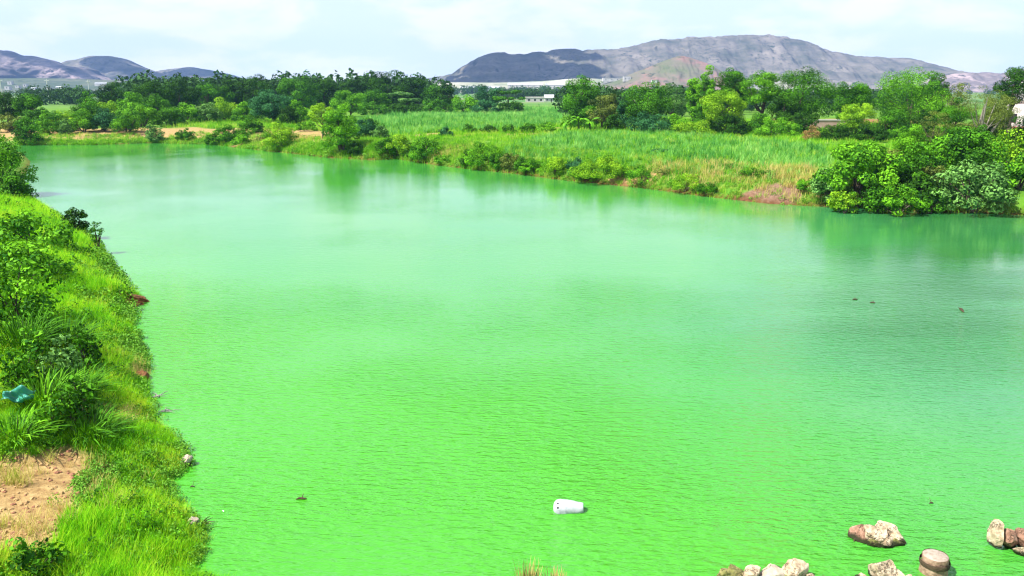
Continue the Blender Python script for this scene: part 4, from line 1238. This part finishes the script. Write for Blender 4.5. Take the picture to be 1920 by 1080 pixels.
# plateau rough grass
Pp = np.column_stack([rs.uniform(-60, 75, 26000), rs.uniform(58, 170, 26000)]); zp, dp = ground(Pp)
red_ = np.zeros(len(Pp))
for a in ((1810, 238, 2, 14, 11), (1910, 240, 2, 10, 10), (1520, 229, 2, 12, 14), (1640, 228, 2, 10, 12), (1030, 240, 2, 6, 2.4)): red_ = np.maximum(red_, ell(Pp, *a))
k = (dp > 5) & ~((seg_dist(Pp, sand_s) < 15)) & (np.abs(Pp[:, 0]) < .72 * Pp[:, 1] + 4) & (rs.rand(len(Pp)) > red_ * .95)
scatter('meadow_grass', 'rough meadow grass on the flat land beyond the far bank', 'grass', Pp[k], zp[k] - .03, rs.uniform(.6, 1.4, k.sum()) * np.clip(Pp[k, 1] / 90, .8, 1.5),
        [tuft('meadow_tuft', 14, .45, .4, .02, .3, G_BANK, 13), tuft('meadow_tuft', 14, .55, .4, .02, .3, G_BANK, 14)], 26)


def field(name, label, pxpoly, zc, spacing, rowdir, protos, seed, jitter=.3, smin=.8, smax=1.2):
    pl = np.array([pix(a, b, zc) for a, b in pxpoly])
    lo, hi = pl.min(0), pl.max(0)
    cx_, cy_ = (lo + hi) / 2; R_ = np.hypot(*(hi - lo)) / 2
    u = np.arange(-R_, R_, spacing[0]); v = np.arange(-R_, R_, spacing[1])
    U, Vv = np.meshgrid(u, v); ca, sa = math.cos(rowdir), math.sin(rowdir)
    P_ = np.column_stack([(cx_ + U * ca - Vv * sa).ravel(), (cy_ + U * sa + Vv * ca).ravel()])
    P_ += rs.normal(0, 1, P_.shape) * spacing[0] * jitter
    k_ = inside(P_, pl)
    P_ = P_[k_]
    z_, d_ = ground(P_)
    k_ = d_ > 2.0
    P_, z_ = P_[k_], z_[k_]
    P_sc = rs.uniform(smin * .75, smax, len(P_)) * (1 + .28 * wob(P_, 4, 4) + .15 * wob(P_, 1.3, 2)) * (1 - .55 * (rs.rand(len(P_)) < .12))
    return scatter(name, label, 'crop', P_, z_ - .03, P_sc, protos, seed)


crop_p = [tuft('cane', 16, 1.05, .22, .026, .55, G_CROP, 15), tuft('cane', 14, 1.2, .2, .028, .65, G_CROP, 16), tuft('cane', 16, .85, .24, .024, .45, G_CROP, 17)]
field('near_crop', 'rows of green crop in the field above the right bank', [(935, 276), (985, 258), (1060, 247), (1250, 243), (1400, 256), (1540, 270), (1570, 300), (1480, 318), (1300, 316), (1120, 308), (1000, 296)],
      2.3, (.34, 1.15), R(8), crop_p, 31, smin=.6, smax=.9)
field('far_crop', 'light green crop field in front of the far treeline', [(630, 252), (640, 226), (740, 216), (880, 212), (1055, 212), (1050, 232), (960, 239), (850, 245), (720, 250)],
      2.3, (.55, 1.0), R(4), crop_p, 32, smin=.9, smax=1.4)
field('back_crop', 'narrow strip of green crop under the treeline gap', [(975, 211), (980, 202), (1060, 202), (1065, 222), (1060, 211)],
      2.2, (.8, 1.4), R(4), crop_p, 33, smin=1, smax=1.5)

# distant woods that read as one mass
LFAR = leaf_mat('leaf_far', (.018, .06, .012), (.05, .13, .03))


def far_wood(name, label, spans, seed):
    rs_ = np.random.RandomState(seed); Vs, Fs, Ts, n0 = [], [], [], 0
    for px0, px1, Y0, Y1, h0, h1, n_ in spans:
        for i in range(n_):
            Yq = rs_.uniform(Y0, Y1); x = xat(rs_.uniform(px0, px1), Yq, 3); h = rs_.uniform(h0, h1)
            m_ = 420
            d = rdir(rs_, m_); r_ = rs_.uniform(.55, 1, m_)[:, None] ** .6
            lump = 1 + .3 * np.sin(d[:, :1] * 5 + i) * np.cos(d[:, 2:] * 4 + i)
            P_ = d * r_ * lump * np.array([h * .55, h * .55, h * .5]) + np.array([x, Yq, 2 + h * .48])
            nr = d * .6 + rs_.normal(size=(m_, 3)) * .4; nr /= np.linalg.norm(nr, axis=1)[:, None]
            V_, F_, T_ = leaves_mesh(rs_, P_, nr, h * .12, .7, np.clip(rs_.rand() * .6 + rs_.rand(m_) * .4, 0, 1))
            Vs.append(V_); Fs.append(F_ + n0); Ts.append(T_); n0 += len(V_)
    ob = obj(name, mesh_np(name, np.vstack(Vs), np.vstack(Fs), False, np.concatenate(Ts)), LFAR)
    return tag(ob, label, 'wood', kind='stuff')


far_wood('far_wood', 'distant belt of dark trees across the plain below the hills',
         [(-60, 480, 520, 700, 4, 7, 90), (60, 160, 330, 360, 5, 8, 14), (230, 830, 262, 330, 8, 11.5, 70), (360, 800, 330, 420, 8, 11, 60), (940, 1080, 520, 600, 5, 7, 46), (1060, 1300, 480, 620, 5, 8, 60),
          (1060, 1560, 190, 330, 5, 7.5, 60), (1560, 1780, 200, 400, 5, 7.5, 40), (-60, 1960, 900, 1300, 4, 7, 130), (830, 1080, 900, 1300, 8, 12, 60)], 3)

# ---------------------------------------------------------------- rocks in the water
ROCK_P = noise_mat('rock_pale', [(.18, .12, .065), (.46, .36, .24), (.60, .51, .38)], 7, .9, .9, 22, bdist=.03)
ROCK_B = noise_mat('rock_brown', [(.10, .05, .03), (.27, .15, .10), (.44, .30, .22)], 6, .9, .9, 22, bdist=.03)
ROCK_Y = noise_mat('rock_mossy', [(.05, .07, .01), (.20, .19, .06), (.36, .30, .15)], 7, .9, .9, 22, bdist=.03)
ROCK_W = noise_mat('rock_white', [(.30, .24, .17), (.52, .45, .35)], 6, .9, .7, 22, bdist=.03)


def wet_foot(m, stain):
    t = m.node_tree; p = next(q for q in t.nodes if q.type == 'BSDF_PRINCIPLED')
    src = p.inputs['Base Color'].links[0].from_socket
    g_ = t.nodes.new('ShaderNodeNewGeometry'); sp_ = t.nodes.new('ShaderNodeSeparateXYZ'); t.links.new(g_.outputs['Position'], sp_.inputs[0])
    nz_ = tnoise(t, g_.outputs['Position'], 9, 4, .7)
    ma_ = t.nodes.new('ShaderNodeMath'); ma_.operation = 'MULTIPLY_ADD'; ma_.inputs[1].default_value = -.16; t.links.new(nz_.outputs['Fac'], ma_.inputs[0]); t.links.new(sp_.outputs['Z'], ma_.inputs[2])
    mr_ = t.nodes.new('ShaderNodeMapRange'); mr_.inputs['From Min'].default_value = .03; mr_.inputs['From Max'].default_value = -.02; t.links.new(ma_.outputs[0], mr_.inputs['Value'])
    t.links.new(mix(t, mr_.outputs[0], src, stain), p.inputs['Base Color'])
    # dark crack lines in a vein pattern of their own
    vo = t.nodes.new('ShaderNodeTexVoronoi'); vo.feature = 'DISTANCE_TO_EDGE'; vo.inputs['Scale'].default_value = 2.6
    wv = tnoise(t, g_.outputs['Position'], 5, 4, .7); vm = t.nodes.new('ShaderNodeVectorMath'); vm.operation = 'MULTIPLY_ADD'; vm.inputs[1].default_value = (.5, .5, .5)
    t.links.new(wv.outputs['Color'], vm.inputs[0]); t.links.new(g_.outputs['Position'], vm.inputs[2]); t.links.new(vm.outputs[0], vo.inputs['Vector'])
    mv = t.nodes.new('ShaderNodeMapRange'); mv.inputs['From Min'].default_value = .035; mv.inputs['From Max'].default_value = .012; mv.inputs['To Max'].default_value = .8
    t.links.new(vo.outputs['Distance'], mv.inputs['Value'])
    t.links.new(mix(t, mv.outputs[0], p.inputs['Base Color'].links[0].from_socket, (.03, .02, .012)), p.inputs['Base Color'])


for m_ in (ROCK_P, ROCK_B, ROCK_Y, ROCK_W): wet_foot(m_, (.022, .026, .008))


def stone_mesh(seed, sx, sy, sz, cuts=15, rough=.05):
    rng = random.Random(seed); bm = bmesh.new()
    bmesh.ops.create_icosphere(bm, subdivisions=4, radius=1)
    pl = []
    for i in range(cuts):
        n_ = Vector((rng.gauss(0, 1), rng.gauss(0, 1), rng.gauss(0, .8))).normalized(); pl.append((n_, rng.uniform(.5, .82)))
    for v in bm.verts:
        for n_, d in pl:
            e = v.co.dot(n_) - d
            if e > 0: v.co -= n_ * e
        q = v.co * 2.2 + Vector((seed * 3.7, seed, 0))
        v.co *= 1 + mnoise.fractal(q, 1, 2, 4) * rough * 2
        v.co.x *= sx; v.co.y *= sy; v.co.z *= sz
    return mesh_bm('stone', bm, False)


def rock_group(name, label, px, py, stones, z=0):
    x, y = pix(px, py, z)
    root = empty(name, (x, y, z)); s0 = int(px)
    if name == 'boulder': root.scale = (.88, .88, .92)
    for i, (ox, oy, oz, sx, sy, sz, rz, mat) in enumerate(stones):
        o_ = obj('stone', stone_mesh(s0 + i * 7, sx, sy, sz), mat, root, (ox, oy, oz)); o_.rotation_euler = (0, rng.uniform(-.15, .15), rz)
    return tag(root, label, 'rock')


rock_group('boulder', 'cracked pale boulder standing alone in the water, nearest the drum', 1648, 1012, [
    (-.34, .02, .04, .24, .30, .24, .4, ROCK_B), (-.12, .06, .12, .30, .32, .26, -.3, ROCK_P), (.16, .14, .17, .28, .24, .17, .2, ROCK_P), (.34, .0, .06, .27, .28, .20, -.5, ROCK_P),
    (.08, -.12, .06, .26, .2, .17, .6, ROCK_P), (-.16, -.16, .0, .22, .16, .14, .1, ROCK_Y), (.28, -.17, .0, .22, .14, .13, -.2, ROCK_Y)])
rock_group('boulder', 'rounded pale boulder with small stones at bottom edge beside the stump', 1655, 1092, [
    (-.02, .14, .12, .30, .28, .34, .3, ROCK_P), (.24, .06, .06, .26, .24, .22, -.4, ROCK_P), (-.36, .06, .03, .17, .16, .16, .2, ROCK_P), (.10, -.12, .06, .26, .2, .18, .8, ROCK_B), (.44, -.02, .0, .22, .2, .15, .1, ROCK_P), (-.2, -.1, .03, .22, .18, .15, .5, ROCK_Y)])
rock_group('rock_heap', 'low heap of mossy and whitish stones at the bottom edge', 1425, 1088, [
    (-.62, .0, .05, .20, .18, .14, .3, ROCK_Y), (-.40, .1, .07, .22, .2, .16, -.4, ROCK_Y), (-.12, .04, .07, .26, .2, .16, .2, ROCK_P), (.20, .06, .09, .26, .2, .17, .1, ROCK_W), (.62, .10, .13, .26, .24, .24, .5, ROCK_P), (.44, -.08, .05, .2, .18, .14, -.3, ROCK_Y), (-.3, -.14, .04, .22, .16, .12, .6, ROCK_P), (.86, .02, .03, .16, .14, .12, .2, ROCK_P), (1.06, -.02, .02, .13, .12, .1, .9, ROCK_Y), (.30, .26, .03, .14, .12, .1, .4, ROCK_W), (-.02, .24, .02, .12, .1, .09, .1, ROCK_P)])
rock_group('boulder', 'reddish-brown broken boulder at the right frame edge', 1895, 1030, [
    (-.26, .12, .24, .15, .26, .32, .25, ROCK_P), (-.02, .06, .22, .20, .26, .28, -.2, ROCK_B), (.28, .04, .18, .26, .28, .24, .4, ROCK_B), (.1, -.18, .06, .2, .14, .14, .2, ROCK_P), (.34, -.26, .06, .2, .16, .13, -.6, ROCK_W), (.62, .0, .14, .26, .26, .22, .1, ROCK_P)])
rock_group('shore_stone', 'white stone at the left shore just above the lower one', 350, 872, [(0, 0, .08, .17, .15, .16, .3, ROCK_W)])
rock_group('shore_stone', 'white stone in weeds at the lower left shore', 366, 992, [(0, 0, .13, .15, .15, .2, .8, ROCK_W)])

# weedy dark driftwood beside the lower stone
DRIFT = noise_mat('driftwood', [(.03, .02, .012), (.10, .07, .04)], 8, .9, .4)
GREYW = noise_mat('grey_twig', [(.18, .17, .16), (.30, .28, .27)], 8, .9, .4)


def twigs(name, label, cat, px, py, n_, ln, r_, mat, seed, z=.015, up=.25):
    rg = random.Random(seed); x, y = pix(px, py)
    main = []
    root = empty(name, (x, y, 0))
    for i in range(n_):
        a = rg.uniform(0, 6.283); l = ln * rg.uniform(.5, 1.1); ox, oy = rg.uniform(-.3, .3) * ln, rg.uniform(-.2, .2) * ln
        p0 = Vector((ox, oy, z)); p2 = p0 + Vector((math.cos(a) * l, math.sin(a) * l * .6, rg.uniform(0, up) * l)); p1 = p0.lerp(p2, .5) + Vector((rg.uniform(-.1, .1) * l, rg.uniform(-.1, .1) * l, .06 * l))
        v_, f_ = tubes([([p0, p1, p2], [r_, r_ * .8, r_ * .3])], 6)
        obj('twig', mesh_np('twig', v_, f_, True), mat, root)
    return tag(root, label, cat)


twigs('driftwood', 'dark twiggy driftwood beside the lower white shore stone', 'driftwood', 372, 985, 9, .3, .013, DRIFT, 1, up=.6)
twigs('driftwood', 'grey half-sunken twigs off left bank, upper of two', 'driftwood', 292, 744, 7, .4, .012, GREYW, 2, up=.15)
twigs('driftwood', 'grey half-sunken twigs off left bank, lower of two', 'driftwood', 312, 771, 7, .4, .012, GREYW, 3, up=.15)


def log(label, px, py, ln, r_, rz, mat=None):
    x, y = pix(px, py); root = empty('floating_stick', (x, y, 0)); root.rotation_euler = (0, 0, rz)
    v_, f_ = tubes([([(-ln / 2, 0, .0), (-ln * .2, .01, .02), (ln * .25, -.015, .02), (ln / 2, .0, .005)], [r_ * .4, r_, r_ * .9, r_ * .3])], 8)
    obj('stick', mesh_np('stick', v_, f_, True), mat or DRIFT, root)
    v_, f_ = tubes([([(ln * .05, 0, .02), (ln * .12, .05, .06), (ln * .2, .09, .09)], [r_ * .5, r_ * .35, r_ * .12])], 6)
    obj('side_twig', mesh_np('side_twig', v_, f_, True), mat or DRIFT, root)
    return tag(root, label, 'stick')


log('dark stick floating alone between left bank and white drum', 565, 936, .22, .024, .1)
log('tiny dark stick floating above the lone cracked boulder', 1746, 944, .09, .014, .3)
log('tiny dark stick floating between the two white shore stones', 361, 913, .10, .012, .2)
log('dark speck of driftwood in the right part of mid river', 1803, 582, .55, .05, 1.35)
log('tiny floating stick left of the mid river driftwood, left of two', 1603, 562, .22, .03, .1)
log('tiny floating stick left of the mid river driftwood, right of two', 1636, 568, .2, .03, -.3)
log('dark twig stuck at the waterline left of lone boulder', 1605, 1012, .2, .018, .8)

# reddish mud spit
x, y = pix(248, 566)
MUD = noise_mat('red_mud', [(.07, .025, .01), (.17, .07, .025), (.26, .14, .05)], 6, .85, .8, 18)
sm = stone_mesh(77, .80, .36, .26, 6, .07)
o = obj('mud_spit', sm, MUD, loc=(x - .1, y + .05, .03)); o.rotation_euler = (0, .1, -.12)
tag(o, 'reddish-brown mud spit poking from left bank into the water', 'mud spit')
x, y = pix(262, 712)
o = obj('mud_bank', stone_mesh(78, .22, .42, .24, 6, .07), MUD, loc=(x, y, .05))
tag(o, 'small reddish mud lump at the left bank water edge', 'mud')

# white bag at the far shore
x, y = pix(1172, 345)
BAG = noise_mat('white_plastic_bag', [(.62, .66, .70), (.8, .82, .84)], 5, .4, .4, 12, spec=.5)
o = obj('plastic_bag', stone_mesh(91, .28, .2, .2, 5, .12), BAG, loc=(x, y, .08))
tag(o, 'white plastic bag washed up at the far waterline', 'plastic bag')

# floating white drum
x, y = pix(1066, 956)
PLAST = noise_mat('white_plastic', [(.22, .24, .25), (.38, .41, .43), (.48, .50, .52)], 7, .55, .15, 14, spec=.5, bdist=.01)
PLB = noise_mat('stained_plastic', [(.50, .42, .33), (.70, .62, .54)], 6, .5, spec=.4)
BLACK = noise_mat('black_rubber', [(.015, .015, .018), (.035, .035, .04)], 5, .6)
drum = empty('plastic_drum', (x, y, .035))
prof = [(.0, -.30), (.06, -.297), (.118, -.278), (.155, -.24), (.170, -.20), (.172, -.17), (.172, -.15), (.168, -.08), (.162, -.02), (.155, .04), (.147, .10), (.140, .14), (.124, .22), (.112, .27), (.106, .285), (.09, .292), (.0, .292)]
v_, f_ = lathe(prof, 40)
for i in range(len(v_)):
    q_ = Vector(v_[i]); v_[i][:2] *= 1 + .07 * mnoise.fractal(q_ * 7, 1, 2, 3) - .05 * max(0, mnoise.noise(q_ * 3.1 + Vector((4, 2, 0))))
Mr = np.array(Matrix.Rotation(R(90), 3, 'Y'))
body = obj('body', mesh_np('body', v_ @ Mr.T, f_, True), PLAST, drum)
v_, f_ = lathe([(.064, -.294), (.118, -.276), (.121, -.266), (.07, -.284)], 28)
obj('base_ring', mesh_np('base_ring', v_ @ Mr.T, f_, True), PLB, drum)
for k_, ang in enumerate((1.05, .55)):
    bm = bmesh.new(); box(bm, -.02, .02, -.016, .016, -.008, .016); bmesh.ops.bevel(bm, geom=bm.edges[:], offset=.005, segments=1, affect='EDGES')
    h_ = obj('handle_lug', mesh_bm('handle_lug', bm), BLACK, drum, (-.205, -math.cos(ang) * .16, math.sin(ang) * .16)); h_.rotation_euler = (math.pi / 2 - ang, 0, 0)
drum.rotation_euler = (0, R(-2), R(-4))
tag(drum, 'white tapered plastic drum floating on its side in the green water', 'drum')

# cut stump in the water
x, y = pix(1750, 1072)
st = empty('stump', (x, y, 0))
WOOD = noise_mat('wet_bark', [(.10, .06, .035), (.26, .17, .11), (.40, .29, .20)], 9, .85, .8, 26, bdist=.02)
CUT = noise_mat('cut_wood', [(.20, .15, .11), (.34, .28, .22), (.42, .36, .30)], 12, .85, .3)
v_, f_ = lathe([(.24, -.3), (.225, 0), (.215, .13), (.21, .20), (.214, .30), (.205, .318)], 26)
for i in range(len(v_)):
    s = 1 + .06 * mnoise.noise(Vector(v_[i]) * 6); v_[i][:2] *= s
obj('bark', mesh_np('bark', v_, f_, True), WOOD, st)
v_, f_ = lathe([(.2, .312), (.17, .324), (.0, .326)], 26); obj('cut_face', mesh_np('cut_face', v_, f_, True), CUT, st)
v_, f_ = lathe([(.236, .15), (.24, .17), (.24, .22), (.234, .235)], 26); obj('dark_band', mesh_np('dark_band', v_, f_, True), DRIFT, st)
tag(st, 'short round stump with pale cut top and dark band at bottom right', 'stump')

# straw tuft on the near bank, cut by the lower frame edge
STRAW = leaf_mat('straw', (.30, .25, .07), (.55, .42, .18))
for px, Y, hpx, lab in ((992, 11.6, 62, 'straw-coloured grass tuft at bottom edge, left of two'), (1040, 11.5, 54, 'short greenish straw tuft at bottom edge, right of two')):
    reed_clump(px, Y, hpx, lab, 110, .12, STRAW, name='grass_tuft', spread=.2, lw=.009)['category'] = 'grass tuft'

# ---------------------------------------------------------------- haze
bm = bmesh.new(); box(bm, -3800, 3800, -1000, 4200, -2.5, 240)
hz = obj('haze', mesh_bm('haze', bm))
m, t, o = newmat('haze_air')
pv = t.nodes.new('ShaderNodeVolumePrincipled')
pv.inputs['Color'].default_value = (.30, .48, 1.0, 1); pv.inputs['Density'].default_value = 0.000115; pv.inputs['Anisotropy'].default_value = 0.0
t.links.new(pv.outputs[0], o.inputs['Volume'])
hz.data.materials.append(m)
tag(hz, 'thin pale blue haze lying over the whole valley', 'haze', kind='stuff')
